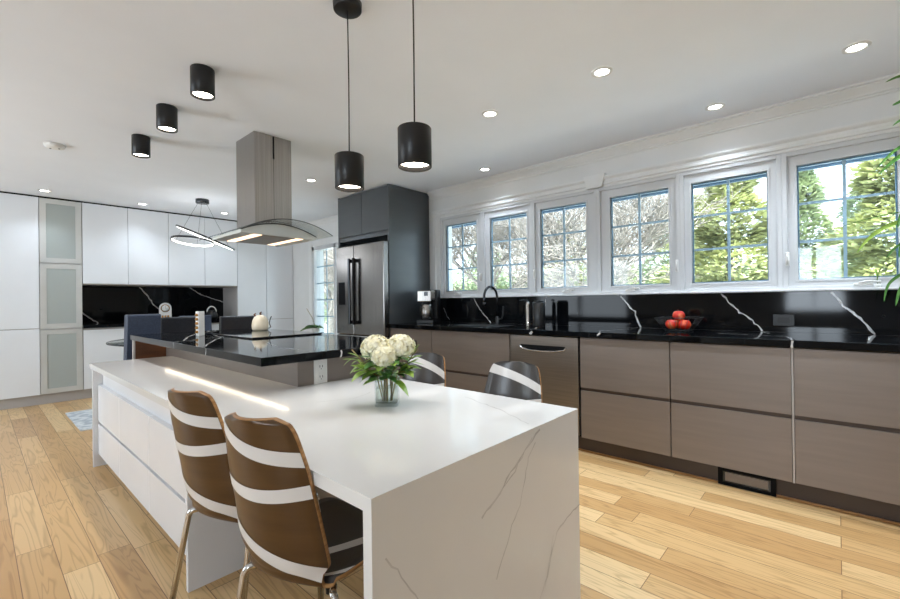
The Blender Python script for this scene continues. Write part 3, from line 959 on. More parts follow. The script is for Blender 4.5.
# cream jar on the cooktop, white ornament
jr = thing('ceramic_jar', 'cream jar with brown tips and a dark wire handle on the cooktop', 'jar', (1.640, 3.655, .931), -.5)
MB().lathe([(0, 0), (.058, 0), (.066, .012), (.068, .045), (.062, .085), (.046, .115), (.022, .130), (0, .133)], n=28).build('body', M['cream'], jr)
MB().tube([(-.035, 0, .118), (-.046, 0, .135), (-.034, 0, .146)], .009, 8, True, .005).build('tip', M['brown'], jr)
MB().tube([(.004, 0, .130), (.000, 0, .148), (.012, 0, .158)], .009, 8, True, .005).build('tip', M['brown'], jr)
MB().tube([(.062, 0, .012), (.082, 0, .025), (.070, 0, .06), (.078, 0, .095), (.088, 0, .118)], .004, 8).build('handle', M['gunmetal'], jr)
wo = thing('upright_ornament', 'slim white upright ornament with a gilded side on the island counter', 'ornament', (1.157, 3.60, .9208), .35)
MB().box(-.026, .026, -.016, .016, 0, .185, .003).build('block', M['white'], wo)
f = MB()
for k in range(5):
    f.lathe([(0, 0), (.012, .004), (.014, .012), (.007, .022), (0, .024)], (-.026, .0, .018 + k * .032), 10)
f.build('gilding', M['gold'], wo)

# ------------------------------------------------------------------ range hood over the island
HX, HY = 1.572, 3.405
hd = thing('range_hood', 'steel island range hood with a curved glass canopy', 'range hood', (HX, HY, 0))
b = MB().box(-.149, .146, -.165, .165, 1.73, CEIL - .0008, .002)
b.build('chimney', M['steel'], hd)
MB().box(-.006, .006, -.1665, -.1645, 2.28, 2.455).build('vent_slot', M['gap'], hd)
MB().box(-.001, .001, -.1660, -.1648, 1.75, 2.28).build('seam', M['gap'], hd)


def hz(x):
    return 1.765 - .085 * (abs(x) / .33) ** 2


def archprism(mb, x0, x1, y0, y1, off0, off1, bottom=None, n_=22):
    xs_ = [x0 + (x1 - x0) * k / n_ for k in range(n_ + 1)]
    topl = [(x, hz(x) + off1) for x in xs_]
    bot = [(x, (hz(x) + off0) if bottom is None else bottom) for x in xs_]
    mb.prism(topl + bot[::-1], lambda a, c, t_: (a, t_, c), y0, y1)
    return mb


archprism(MB(), -.33, .33, -.46, .46, 0, .006).build('glass_canopy', M['glass_dark'], hd)
e_ = MB()
archprism(e_, -.33, .33, -.4612, -.4602, .0005, .0055)
e_.build('glass_edge', M['gunmetal'], hd)
archprism(MB(), -.33, .33, .4602, .4612, .0005, .0055).build('glass_edge', M['gunmetal'], hd)
bd = archprism(MB(), -.295, .295, -.272, .272, 0, -.006, 1.668).build('body', M['alu'], hd)
archprism(MB(), -.296, .296, -.2755, -.2725, -.010, -.003).build('front_trim', M['black'], hd)
MB().box(-.125, .125, -.25, .25, 1.664, 1.6675).build('grease_filter', M['dark_steel'], hd)
for s_ in (-1, 1):
    MB().box(s_ * .165 - .030, s_ * .165 + .030, -.245, .245, 1.664, 1.6675).build('strip_lamp', M['hoodled'], hd)

# ------------------------------------------------------------------ lamps
def canlight(x, y, label):
    t_ = thing('ceiling_spotlight', label, 'ceiling light', (x, y, CEIL), 0, 'black cylinder ceiling spotlights')
    MB().lathe([(0, -.001), (.058, -.001), (.060, -.004), (.060, -.150), (.056, -.152), (.052, -.150), (.050, -.125), (.042, -.105)], n=36).build('housing', M['lamp_black'], t_)
    MB().lathe([(.0505, -.138), (.028, -.133), (0, -.132)], n=24).build('lens', M['bulb'], t_)
    lamp('lamp_light', 'SPOT', (0, 0, -.156), 13, (0, 0, 0), (.95, .975, 1), t_, spot_size=2.2, spot_blend=.9, shadow_soft_size=.04)


canlight(.859, 2.592, 'nearest and largest of the three black cylinder ceiling spotlights')
canlight(.864, 3.261, 'middle of the three black cylinder ceiling spotlights')
canlight(.878, 3.977, 'farthest of the three black cylinder ceiling spotlights')


def pendant(x, y, label):
    t_ = thing('pendant_lamp', label, 'pendant lamp', (x, y, CEIL), 0, 'black pendant lamps over the table')
    MB().lathe([(0, -.0008), (.062, -.0008), (.060, -.030), (.056, -.033), (0, -.033)], n=32).build('canopy', M['lamp_black'], t_)
    MB().tube([(0, 0, -.033), (.002, 0, -.34), (0, 0, -.666)], .0028, 8).build('cord', M['black'], t_)
    MB().lathe([(0, -.664), (.060, -.664), (.062, -.667), (.062, -.806), (.0590, -.808), (.0560, -.806), (.055, -.775), (.044, -.745)], n=40).build('shade', M['lamp_black'], t_)
    MB().lathe([(.0555, -.790), (.033, -.784), (0, -.782)], n=24).build('lens', M['bulb'], t_)
    lamp('lamp_light', 'SPOT', (0, 0, -.812), 2.4, (0, 0, 0), (.95, .975, 1), t_, spot_size=2.3, spot_blend=.8, shadow_soft_size=.04)


pendant(1.099, 1.567, 'black pendant lamp nearer the fridge, its ceiling canopy in view')
pendant(1.092, 1.148, 'black pendant lamp nearer the camera, right of the other one')

DL = [(3.10, -.09, 'recessed downlight nearest the camera, above the rightmost window', 1), (2.416, .984, 'recessed downlight in the middle of the ceiling', 0), (3.392, .603, 'recessed downlight above the window behind the apples', 0),
      (2.417, 1.779, 'recessed downlight right of the pendant lamps', 0), (3.40, 2.573, 'recessed downlight close to the crown moulding above the tap', 0), (2.408, 4.126, 'recessed downlight between the hood and the fridge cabinet', 0),
      (.55, 6.60, 'recessed downlight over the frosted cabinet', 0), (1.469, 6.62, 'recessed downlight left of the ring lamp', 0), (2.42, 6.5, 'recessed downlight behind the ring lamp', 0),
      (2.40, -.60, 'added unseen fill light built as a downlight, over the aisle right of the camera', 0)]  # last one is out of view, added to brighten the aisle floor
for x, y, lb, tilt in DL:
    t_ = thing('recessed_downlight', lb, 'downlight', (x, y, CEIL), 0, 'recessed ceiling downlights')
    MB().lathe([(.058, -.0005), (.058, -.005), (.042, -.008), (.038, -.002)], n=28).build('trim_ring', M['white'], t_)
    MB().lathe([(.038, -.003), (.02, -.005), (0, -.005)], n=24).build('lens', M['spotbulb'], t_)
    lamp('lamp_light', 'SPOT', (0, 0, -.012), (18 if x > 3.3 else 52) if y < 5 else 12, (0, 0, 0), (.76, .875, 1), t_, spot_size=2.1, spot_blend=.9, shadow_soft_size=.05)
sd = thing('smoke_detector', 'white smoke detector on the ceiling left of the spotlights', 'smoke detector', (.45, 4.66, CEIL))
MB().lathe([(0, -.0005), (.066, -.0005), (.068, -.012), (.060, -.026), (.045, -.032), (0, -.034)], n=32).build('housing', M['white'], sd)
MB().box(-.030, -.018, .012, .020, -.036, -.030).build('slot', M['gap'], sd)
MB().box(.02, .03, -.02, -.012, -.036, -.029).build('slot', M['gap'], sd)

# ring chandelier over the dining table
ch = thing('ring_chandelier', 'chandelier of two tilted light rings over the dining table', 'chandelier', (1.92, 5.85, CEIL))
MB().lathe([(0, -.0008), (.075, -.0008), (.075, -.045), (.07, -.05), (0, -.05)], n=32).build('canopy', M['gunmetal'], ch)


def ring(c, nrm, R, hlen=.022):
    nrm = Vector(nrm).normalized()
    a = nrm.cross(Vector((0, 1, 0))).normalized()
    b_ = nrm.cross(a)
    out, inn = MB(), MB()
    for mb, r_0, r_1, z0, z1 in ((out, R, R + .012, -hlen / 2, hlen / 2), (inn, R - .004, R, -hlen * .45, hlen * .45)):
        K = 64
        prof = [(r_0, z0), (r_1, z0), (r_1, z1), (r_0, z1)]
        rings = [[mb.bm.verts.new(Vector(c) + (a * math.cos(2 * PI * k / K) + b_ * math.sin(2 * PI * k / K)) * r + nrm * z) for r, z in prof] for k in range(K)]
        for k in range(K):
            for q in range(4):
                mb.bm.faces.new([rings[k][q], rings[k][(q + 1) % 4], rings[(k + 1) % K][(q + 1) % 4], rings[(k + 1) % K][q]])
    o = out.build('ring', M['gunmetal'], ch)
    inn.build('ring_diffuser', M['ringled'], o)


ring((-.11, .0, -.53), (.126, .063, 1), .222)
vd = Vector((.313, .94, .13)).normalized()
ld = Vector((.875, -.29, -.39)).normalized()
n2 = vd.cross(ld)
if n2.z < 0:
    n2 = -n2
ring((.038, .0, -.475), n2 + vd * .03, .335)
for p, q in (((-.05, 0, -.05), (-.26, .10, -.51)), ((.0, .03, -.05), (.0, .20, -.53)), ((.05, 0, -.05), (.28, -.08, -.57))):
    MB().tube([p, q], .0014, 6).build('wire', M['gunmetal'], ch)
lamp('lamp_light', 'POINT', (0, 0, -.62), 3, (0, 0, 0), (.88, .94, 1), ch, shadow_soft_size=.2)

# ------------------------------------------------------------------ bentwood chairs
PROF = [(-0.0884, 0.8828, 0.0691), (-0.0859, 0.8746, 0.0968), (-0.0833, 0.8644, 0.1101), (-0.0765, 0.8289, 0.1222), (-0.0612, 0.7475, 0.1373), (-0.0382, 0.6305, 0.1453), (-0.0187, 0.5339, 0.1516), (-0.0102, 0.4983, 0.151), (-0.006, 0.4821, 0.1432), (-0.001, 0.4699, 0.1296), (0.008, 0.4505, 0.1262), (0.026, 0.4353, 0.1279), (0.055, 0.4312, 0.1424), (0.1, 0.4332, 0.162), (0.18, 0.4393, 0.178), (0.28, 0.4454, 0.1816), (0.36, 0.4475, 0.1744), (0.405, 0.4414, 0.1584), (0.425, 0.4312, 0.1335)]


def cr(p0, p1, p2, p3, t_):
    return tuple(.5 * ((2 * b) + (c - a) * t_ + (2 * a - 5 * b + 4 * c - d) * t_ * t_ + (3 * b - a - 3 * c + d) * t_ ** 3) for a, b, c, d in zip(p0, p1, p2, p3))


def prof(s):
    s = min(max(s, 0), len(PROF) - 1.0001)
    i = int(s)
    g = lambda k: PROF[min(max(k, 0), len(PROF) - 1)]
    return cr(g(i - 1), g(i), g(i + 1), g(i + 2), s - i)


def shell_pt(u, s, off=0.0):
    d, z, w_ = prof(s)
    d0, z0, _ = prof(s - .25)
    d1, z1, _ = prof(s + .25)
    tx, tz = d1 - d0, z1 - z0
    L = math.hypot(tx, tz) or 1
    nx, nz = tz / L, -tx / L        # towards the outer (rear / under) side
    dish = (.030 + .016 * min(1, max(0, s - 1) / 4)) * u * u * (1 if s < 9 else max(0, 1 - (s - 9) / 3))
    lift = .012 * u * u if s > 12 else 0
    return Vector((d + dish + nx * off, u * w_, z + lift + nz * off))


def make_chair(label):
    t_ = thing('dining_chair', label, 'chair', (0, 0, 0), 0, 'bentwood chairs at the quartz table')
    NS, NU = 90, 12
    TH = .011
    b = MB()
    S = len(PROF) - 1.0
    G = {}
    for side, off in ((0, 0.0), (1, TH)):
        for i in range(NS + 1):
            for j in range(NU + 1):
                G[side, i, j] = b.bm.verts.new(shell_pt(-1 + 2 * j / NU, S * i / NS, off))
    def q(vs_, mi):
        f = b.bm.faces.new(vs_)
        f.material_index = mi
        f.smooth = True
    for i in range(NS):
        for j in range(NU):
            q([G[0, i, j], G[0, i, j + 1], G[0, i + 1, j + 1], G[0, i + 1, j]], 1)
            q([G[1, i, j], G[1, i + 1, j], G[1, i + 1, j + 1], G[1, i, j + 1]], 0)
        for j in (0, NU):
            q([G[0, i, j], G[1, i, j], G[1, i + 1, j], G[0, i + 1, j]], 2)
    for i in (0, NS):
        for j in range(NU):
            q([G[0, i, j], G[0, i, j + 1], G[1, i, j + 1], G[1, i, j]], 2)
    # white inlaid bands: (u0, s0) to (u1, s1) with bow, on both faces
    def s_at(z):
        lo_s, hi_s = 0.0, 10.5
        for _ in range(40):
            md = (lo_s + hi_s) / 2
            if prof(md)[1] > z:
                lo_s = md
            else:
                hi_s = md
        return lo_s

    def band(u0, a0, u1, a1, wd, off, sag=0.0, by_z=True):
        K = 26
        P = []
        for k in range(K + 1):
            t0 = k / K
            c_ = a0 + (a1 - a0) * t0 + sag * math.sin(PI * t0)
            u_ = u0 + (u1 - u0) * t0
            if by_z:
                e0, e1 = s_at(min(c_ + wd, .8755)), s_at(max(c_ - wd, .4375))
            else:
                e0, e1 = c_ - wd, c_ + wd
            P.append([b.bm.verts.new(shell_pt(u_, e0 + (e1 - e0) * q_ / 3, off)) for q_ in range(4)])
        for k in range(K):
            for q_ in range(3):
                f = b.bm.faces.new([P[k][q_], P[k + 1][q_], P[k + 1][q_ + 1], P[k][q_ + 1]])
                f.material_index = 3
                f.smooth = True
    o1, i1 = TH + .0014, -.0014
    band(1, .850, -1, .782, .019, o1, -.014)
    band(1, .690, -1, .700, .018, o1, -.012)
    band(1, .560, -1, .470, .020, o1, -.004)
    band(-1, .852, 1, .778, .019, i1)
    band(-1, .655, 1, .725, .018, i1)
    band(.2, 9.4, -1, 13.0, .26, i1, 0, False)
    band(1, 11.2, -1, 15.2, .26, i1, 0, False)
    b.build('shell', [M['shell'], M['shell_in'], M['ply'], M['stripe']], t_, True)
    MB().box(.09, .31, -.07, .07, .405, .422, .003).build('mounting_plate', M['black'], t_)
    for sx, sy in ((0, 1), (0, -1), (1, 1), (1, -1)):
        x0, x1, x2, g_ = (.13, .050, -.030, -1) if sx == 0 else (.25, .335, .385, 1)
        yf = .185
        pts = [(x0, sy * .05, .411), (x0 + (x1 - x0) * .8, sy * .135, .410)]
        for k in range(1, 7):
            a = k / 6 * PI / 2 * .92
            pts.append((x1 + g_ * .012 * math.sin(a), sy * (.142 + .022 * math.sin(a)), .410 - .036 * (1 - math.cos(a))))
        pts.append((x2, sy * yf, .012))
        lg = MB().tube(pts, .0105, 12).build('leg', M['chrome'], t_)
        MB().lathe([(0, 0), (.014, 0), (.0145, .03), (.0115, .042), (0, .042)], (x2, sy * yf, 0), 14).build('rubber_foot', M['black'], lg)
    return t_


ch_b = make_chair('brown bentwood chair with white bands, nearest the camera at the left of the table')
R_ = math.radians
ch_b.location = (.527, 1.100, 0)
ch_b.rotation_euler = (0, 0, R_(18))
dup(ch_b, 'brown bentwood chair with white bands, behind the nearest one beside the bench drawers', (.528, 1.602, 0), R_(15.2))
dup(ch_b, 'bentwood chair on the far side of the table in front of the dishwasher', (1.560, 1.062, 0), R_(188))
dup(ch_b, 'bentwood chair on the far side of the table, half behind the flowers', (1.565, 1.622, 0), R_(189))

# ------------------------------------------------------------------ vase of hydrangeas
VX, VY = 1.118, 1.352
va = thing('glass_vase', 'square clear glass vase holding flowers on the white table', 'vase', (VX, VY, TZ + .0006), R_(42))
b = MB()
def rsq(h_, r_, z, k=6):
    out = []
    for cx, cy, a0 in ((1, 1, 0), (-1, 1, 90), (-1, -1, 180), (1, -1, 270)):
        for i in range(k + 1):
            a = R_(a0 + 90 * i / k)
            out.append((cx * (h_ - r_) + r_ * math.cos(a), cy * (h_ - r_) + r_ * math.sin(a), z))
    return out
loops = [rsq(.044, .012, 0), rsq(.046, .012, .004), rsq(.046, .012, .105), rsq(.042, .009, .105), rsq(.042, .009, .014)]
vl = [[b.bm.verts.new(p) for p in lp] for lp in loops]
for A, B in zip(vl, vl[1:]):
    for k in range(len(A)):
        f = b.bm.faces.new([A[k], A[(k + 1) % len(A)], B[(k + 1) % len(B)], B[k]])
b.bm.faces.new(vl[0][::-1])
b.bm.faces.new(vl[-1])
b.build('glass', M['vase_glass'], va)
b = MB()
lp = [[b.bm.verts.new(p) for p in rsq(.0415, .009, z)] for z in (.0145, .072)]
for k in range(len(lp[0])):
    b.bm.faces.new([lp[0][k], lp[0][(k + 1) % 28], lp[1][(k + 1) % 28], lp[1][k]])
b.bm.faces.new(lp[0][::-1]); b.bm.faces.new(lp[1])
b.build('water', M['water'], va)


def leaf_faces(mb, p, d, L, W_, droop=.25, seg=7, fold=.25):
    """a pointed, folded leaf with thickness by its fold"""
    d = Vector(d).normalized()
    s_ = d.cross(Vector((0, 0, 1)))
    if s_.length < .05:
        s_ = Vector((1, 0, 0))
    s_.normalize()
    n_ = s_.cross(d)
    Ls, Ms, Rs = [], [], []
    for k in range(seg + 1):
        t_ = k / seg
        wv = W_ * math.sin(PI * min(1, t_ * .97 + .03)) ** .8 * (1 - .35 * t_)
        if k == seg:
            wv = 0.0004
        c = Vector(p) + d * (L * t_) - Vector((0, 0, 1)) * (droop * L * t_ * t_)
        Ms.append(mb.bm.verts.new(c))
        Ls.append(mb.bm.verts.new(c - s_ * wv + n_ * wv * fold))
        Rs.append(mb.bm.verts.new(c + s_ * wv + n_ * wv * fold))
    for k in range(seg):
        for A, B in ((Ls, Ms), (Ms, Rs)):
            f = mb.bm.faces.new([A[k], B[k], B[k + 1], A[k + 1]])
            f.smooth = True
            f.material_index = mb.mi


def hydrangea(name, hc, hr, base, label, seed, nleaf):
    rnd = random.Random(seed)
    t_ = thing(name, label, 'flower', (VX, VY, TZ), 0, 'cream hydrangeas in the square vase')
    hc, base = Vector(hc), Vector(base)
    mid = Vector((hc.x * .25, hc.y * .25, .11))
    MB().tube([base, base.lerp(mid, .5), mid, mid.lerp(hc, .6), hc], .0042, 8).build('stem', M['stem'], t_)
    b = MB()
    b.sphere(hc, hr * .82, (1, 1, .85), 14)
    for k in range(340):
        z = rnd.uniform(-.65, 1)
        a = rnd.uniform(0, 2 * PI)
        rr = math.sqrt(max(0, 1 - z * z))
        n_ = Vector((rr * math.cos(a), rr * math.sin(a), z))
        c = hc + Vector((n_.x, n_.y, n_.z * .88)) * hr * rnd.uniform(.84, 1.07)
        x = n_.cross(Vector((rnd.uniform(-1, 1), rnd.uniform(-1, 1), rnd.uniform(-1, 1)))).normalized()
        y = n_.cross(x)
        ps = rnd.uniform(.0085, .012)
        for q_ in range(4):
            aa = q_ * PI / 2
            d = x * math.cos(aa) + y * math.sin(aa)
            e2 = n_.cross(d)
            b.face([c, c + d * ps * .6 - e2 * ps * .48 + n_ * .002, c + d * ps * 1.1 + n_ * .003, c + d * ps * .6 + e2 * ps * .48 + n_ * .002], True)
    b.build('flower_head', M['petal'], t_, False)
    a0 = math.atan2(hc.y, hc.x)
    for k in range(nleaf):
        a = a0 + rnd.uniform(-1.7, 1.7)
        zz = rnd.uniform(.10, .185)
        p = Vector((.03 * math.cos(a), .03 * math.sin(a), zz))
        lb = MB()
        leaf_faces(lb, p, (math.cos(a), math.sin(a), rnd.uniform(.0, .9)), rnd.uniform(.065, .105), rnd.uniform(.022, .034), rnd.uniform(.2, .7))
        o = lb.build('leaf', M['leaf'] if rnd.random() < .6 else M['leaf_dark'], t_, False)
    return t_


# camera-facing basis on the table: right = rt, toward = -fw
def tv(r, f, z):
    return (r0.x * r + math.sin(YAW) * f, r0.y * r + math.cos(YAW) * f, z)


hydrangea('hydrangea_stem', tv(-.046, .015, .226), .058, tv(-.012, .0, .016), 'left cream hydrangea head of the bouquet', 1, 14)
hydrangea('hydrangea_stem', tv(.052, .020, .228), .057, tv(.016, .012, .016), 'right cream hydrangea head of the bouquet', 2, 14)
hydrangea('hydrangea_stem', tv(-.006, -.035, .196), .048, tv(.0, -.012, .016), 'lowest, front cream hydrangea head of the bouquet', 3, 15)
sg = []
for i, (r_a, f_a, z_a, lb) in enumerate(((-.19, .0, .235, 'pale green leafy sprig at the left of the bouquet'), (.165, .02, .235, 'pale green leafy sprig at the right of the bouquet'), (-.12, -.05, .155, 'low leafy sprig hanging over the front left of the vase'), (.115, -.03, .15, 'low leafy sprig at the front right of the vase'), (.01, -.085, .125, 'leafy sprig at the front centre below the flowers'))):
    t_ = thing('leafy_sprig', lb, 'greenery', (VX, VY, TZ), 0, 'leafy sprigs in the square vase')
    rnd = random.Random(40 + i)
    e_ = Vector(tv(r_a * .75, f_a * .75, z_a * .95))
    MB().tube([tv(r_a * .10, f_a * .1, .016), tv(r_a * .22, f_a * .2, .115), e_], .0025, 6).build('stem', M['stem'], t_)
    dr = Vector(tv(r_a, f_a, .02)).normalized()
    for k in range(7):
        t0 = rnd.uniform(.25, 1)
        p = Vector(tv(r_a * .22, f_a * .2, .115)).lerp(e_, t0)
        v = (dr + Vector((rnd.uniform(-.6, .6), rnd.uniform(-.6, .6), rnd.uniform(-.4, .8)))).normalized()
        lbm = MB()
        leaf_faces(lbm, p, v, rnd.uniform(.055, .08), rnd.uniform(.013, .019) if i < 2 else rnd.uniform(.022, .032), rnd.uniform(.0, .5))
        lbm.build('leaf', M['leaf'] if i != 4 else M['leaf_dark'], t_, False)

# ------------------------------------------------------------------ things on the long worktop
cm = thing('coffee_maker', 'steel and black coffee maker in the corner by the charcoal panel', 'coffee maker', (3.42, 3.41, .9182), R_(22))
MB().box(-.10, .13, -.10, .10, 0, .035, .006).build('base', M['black'], cm)
MB().box(-.115, .02, -.085, .085, .235, .36, .01).build('brew_head', M['steel'], cm)
MB().box(.0205, .13, -.10, .10, .0355, .37, .01).build('water_tank', M['black'], cm)
MB().box(-.118, -.1152, -.045, .0, .30, .345, .001).build('control_panel', M['gunmetal'], cm)
MB().lathe([(0, .037), (.055, .037), (.066, .06), (.068, .15), (.056, .19), (.056, .21), (0, .212)], (-.045, 0, 0), 28).build('carafe', M['steel'], cm)
MB().tube([(-.105, .02, .18), (-.15, .03, .17), (-.15, .03, .10), (-.11, .02, .08)], .008, 8).build('carafe_handle', M['black'], cm)
MB().lathe([(0, 0.213), (.05, 0.213), (.05, .2345), (0, .2345)], (-.045, 0, 0), 24).build('filter_basket', M['black'], cm)

fa = thing('kitchen_tap', 'dark gooseneck kitchen tap in front of the windows', 'tap', (3.50, 2.52, .9188))
pts = [(0, 0, .02), (0, 0, .27)] + [(-.105 + .105 * math.cos(a * PI / 14), 0, .27 + .105 * math.sin(a * PI / 14)) for a in range(1, 14)] + [(-.21, 0, .25), (-.21, 0, .215)]
MB().tube(pts, .0125, 14).build('spout', M['gunmetal'], fa)
MB().lathe([(0, 0), (.028, 0), (.028, .006), (.022, .012), (.022, .075), (.0128, .085)], n=24).build('base', M['gunmetal'], fa)
MB().tube([(0, -.02, .055), (0, -.055, .062), (0, -.068, .10), (.0, -.074, .18)], .0085, 10).build('lever', M['black'], fa)
MB().lathe([(.0, -.03), (.015, -.03), (.016, .0), (.0126, .01)], (-.21, 0, .215), 16).build('spray_head', M['gunmetal'], fa)
sk = thing('sink', 'dark undermounted sink basin behind the wide taupe drawers', 'sink', (3.30, 2.54, .9188))
f = MB()
for a0, a1, c0, c1 in ((-.16, .16, -.30, -.288), (-.16, .16, .288, .30), (-.16, -.148, -.288, .288), (.148, .16, -.288, .288)):
    f.box(a0, a1, c0, c1, 0, .004, .001)
f.build('rim', M['gunmetal'], sk)
MB().box(-.148, .148, -.288, .288, 0, .0012).build('basin', M['black'], sk)
ds = thing('soap_dispenser', 'chrome soap dispenser with a side spout, left of the black canister', 'dispenser', (3.44, 2.13, .9188))
MB().lathe([(0, 0), (.024, 0), (.024, .004), (.020, .006), (.020, .19), (.016, .215), (.010, .225), (0, .226)], n=24).build('bottle', M['chrome'], ds)
MB().tube([(0, 0, .222), (0, 0, .236), (-.03, .03, .240), (-.055, .055, .232)], .007, 10).build('spout', M['gunmetal'], ds)
cn = thing('canister', 'black cylindrical canister right of the chrome soap dispenser', 'canister', (3.46, 2.025, .9188))
MB().lathe([(0, 0), (.055, 0), (.056, .004), (.056, .215), (.052, .22), (0, .221)], n=32).build('body', M['black'], cn)
MB().lathe([(0, .2212), (.045, .2212), (.045, .232), (0, .234)], n=28).build('lid', M['gunmetal'], cn)

bk = thing('wire_basket', 'black wire basket holding apples on the worktop', 'basket', (3.46, .862, .9188))
f = MB()
def sq(hx, hy, z):
    return [(hx, hy, z), (-hx, hy, z), (-hx, -hy, z), (hx, -hy, z)]
def loop(mb, P, r_):
    for k in range(len(P)):
        mb.tube([P[k], P[(k + 1) % len(P)]], r_, 6)
lo_, hi_ = sq(.075, .075, .006), sq(.115, .135, .098)
loop(f, hi_, .003)
loop(f, lo_, .003)
f.build('rim', M['black'], bk)
f = MB()
for k in range(4):
    for i in range(6):
        t0 = i / 6
        a = Vector(lo_[k]).lerp(Vector(lo_[(k + 1) % 4]), t0)
        c = Vector(hi_[k]).lerp(Vector(hi_[(k + 1) % 4]), t0)
        f.tube([a, c], .0016, 5)
for i in range(5):
    t0 = -.06 + .03 * i
    f.tube([(-.075, t0, .006), (.075, t0, .006)], .0016, 5)
    f.tube([(t0, -.075, .0065), (t0, .075, .0065)], .0016, 5)
f.build('wires', M['black'], bk)


def apple(p, r_, rx, label):
    t_ = thing('apple', label, 'apple', p, rx, 'red apples in the wire basket')
    pr = []
    for k in range(17):
        a = PI * k / 16
        rr = r_ * math.sin(a) * (1 + .06 * math.cos(a))
        z = -r_ * .92 * math.cos(a)
        if k > 12:
            z -= (k - 12) ** 2 * r_ * .020
        if k < 3:
            z += (3 - k) ** 2 * r_ * .02
        pr.append((max(rr, 0), z))
    MB().lathe(pr, n=24).build('flesh', M['apple'], t_)
    MB().tube([(0, 0, r_ * .56), (.003, 0, r_ * .8), (.006, .002, r_ * 1.02)], .0016, 6).build('stalk', M['brown'], t_)


apple((3.430, .905, .969), .042, .4, 'lower left red apple in the wire basket')
apple((3.430, .818, .969), .042, 2.0, 'lower right red apple in the wire basket')
apple((3.503, .862, .969), .042, 3.2, 'red apple lying behind the two front ones in the basket')
apple((3.452, .862, 1.033), .042, 1.0, 'topmost red apple on the pile in the basket')

# potted bamboo-like plant at the right end of the worktop
pl = thing('potted_plant', 'green plant with long arching leaves at the right edge of the worktop', 'plant', (3.40, -.46, .9188))
MB().lathe([(0, 0), (.075, 0), (.085, .01), (.095, .15), (.10, .155), (.092, .158), (.088, .14), (0, .138)], n=32).build('pot', M['pot'], pl)
MB().lathe([(0, .139), (.087, .139), (.0, .146)], n=20).build('soil', M['soil'], pl)
for sx, sy, hh in ((0, 0, 1.30), (.03, .02, .95), (-.03, -.01, .65)):
    MB().tube([(sx, sy, .14), (sx * 1.2, sy * 1.3 + .02, .14 + hh * .5), (sx * 1.3, sy + .03, .14 + hh)], .008, 8, True, .005).build('cane', M['leaf_dark'], pl)


def arc_leaf(p, pts, W_, mk='leaf'):
    b = MB()
    P = [Vector(p)] + [Vector(q) for q in pts]
    path = []
    for i in range(len(P) - 1):
        g = lambda k: tuple(P[min(max(k, 0), len(P) - 1)])
        for k in range(6):
            path.append(Vector(cr(g(i - 1), g(i), g(i + 1), g(i + 2), k / 6)))
    path.append(P[-1])
    Ls, Ms, Rs = [], [], []
    n_ = len(path)
    for i, c in enumerate(path):
        d = (path[min(n_ - 1, i + 1)] - path[max(0, i - 1)]).normalized()
        s_ = d.cross(Vector((1, .2, .1))).normalized()
        t_ = i / (n_ - 1)
        wv = W_ * math.sin(PI * min(1, .05 + t_ * .95)) ** .7
        if i == n_ - 1:
            wv = .0004
        Ms.append(b.bm.verts.new(c))
        Ls.append(b.bm.verts.new(c + s_ * wv + Vector((-.25 * wv, 0, 0))))
        Rs.append(b.bm.verts.new(c - s_ * wv + Vector((-.25 * wv, 0, 0))))
    for i in range(n_ - 1):
        for A, B in ((Ls, Ms), (Ms, Rs)):
            f = b.bm.faces.new([A[i], B[i], B[i + 1], A[i + 1]])
            f.smooth = True
    b.build('leaf', M[mk], pl, False)


# leaf tips are where they stand in the room, relative to the pot
o_ = Vector((3.40, -.46, .9188))
def lp(x, y, z):
    return tuple(Vector((x, y, z)) - o_)
arc_leaf(lp(3.42, -.43, 1.95), [lp(3.40, -.33, 1.945), lp(3.38, -.25, 1.905), lp(3.36, -.175, 1.825)], .012, 'leaf_dark')
arc_leaf(lp(3.42, -.43, 1.98), [lp(3.40, -.34, 1.99), lp(3.38, -.25, 1.955), lp(3.36, -.168, 1.86)], .009, 'leaf_dark')
arc_leaf(lp(3.42, -.43, 2.16), [lp(3.40, -.34, 2.24), lp(3.37, -.26, 2.205), lp(3.35, -.235, 2.19)], .008, 'leaf_dark')
arc_leaf(lp(3.42, -.43, 2.20), [lp(3.40, -.34, 2.33), lp(3.37, -.27, 2.345), lp(3.35, -.21, 2.325)], .008, 'leaf_dark')
arc_leaf(lp(3.42, -.43, 2.00), [lp(3.40, -.36, 2.10), lp(3.37, -.28, 2.11), lp(3.35, -.235, 2.08)], .008, 'leaf_dark')
arc_leaf(lp(3.42, -.44, 1.42), [lp(3.40, -.34, 1.56), lp(3.37, -.22, 1.545), lp(3.34, -.138, 1.48), lp(3.32, -.085, 1.40)], .011)
arc_leaf(lp(3.42, -.44, 1.45), [lp(3.40, -.34, 1.60), lp(3.37, -.18, 1.60), lp(3.33, -.02, 1.555)], .003, 'leaf_dark')
arc_leaf(lp(3.42, -.44, 1.38), [lp(3.40, -.33, 1.46), lp(3.37, -.25, 1.43), lp(3.35, -.20, 1.36)], .007, 'leaf_dark')
arc_leaf(lp(3.42, -.44, 1.52), [lp(3.40, -.33, 1.62), lp(3.37, -.27, 1.60), lp(3.35, -.245, 1.52)], .012, 'leaf_dark')
arc_leaf(lp(3.42, -.44, 1.24), [lp(3.40, -.33, 1.30), lp(3.37, -.22, 1.235), lp(3.35, -.19, 1.125)], .008, 'leaf_dark')
arc_leaf(lp(3.42, -.44, 1.22), [lp(3.40, -.34, 1.27), lp(3.37, -.26, 1.20), lp(3.35, -.235, 1.10)], .010, 'leaf_dark')
arc_leaf(lp(3.42, -.44, 1.60), [lp(3.40, -.33, 1.50), lp(3.37, -.27, 1.44), lp(3.35, -.25, 1.36)], .013, 'leaf_dark')
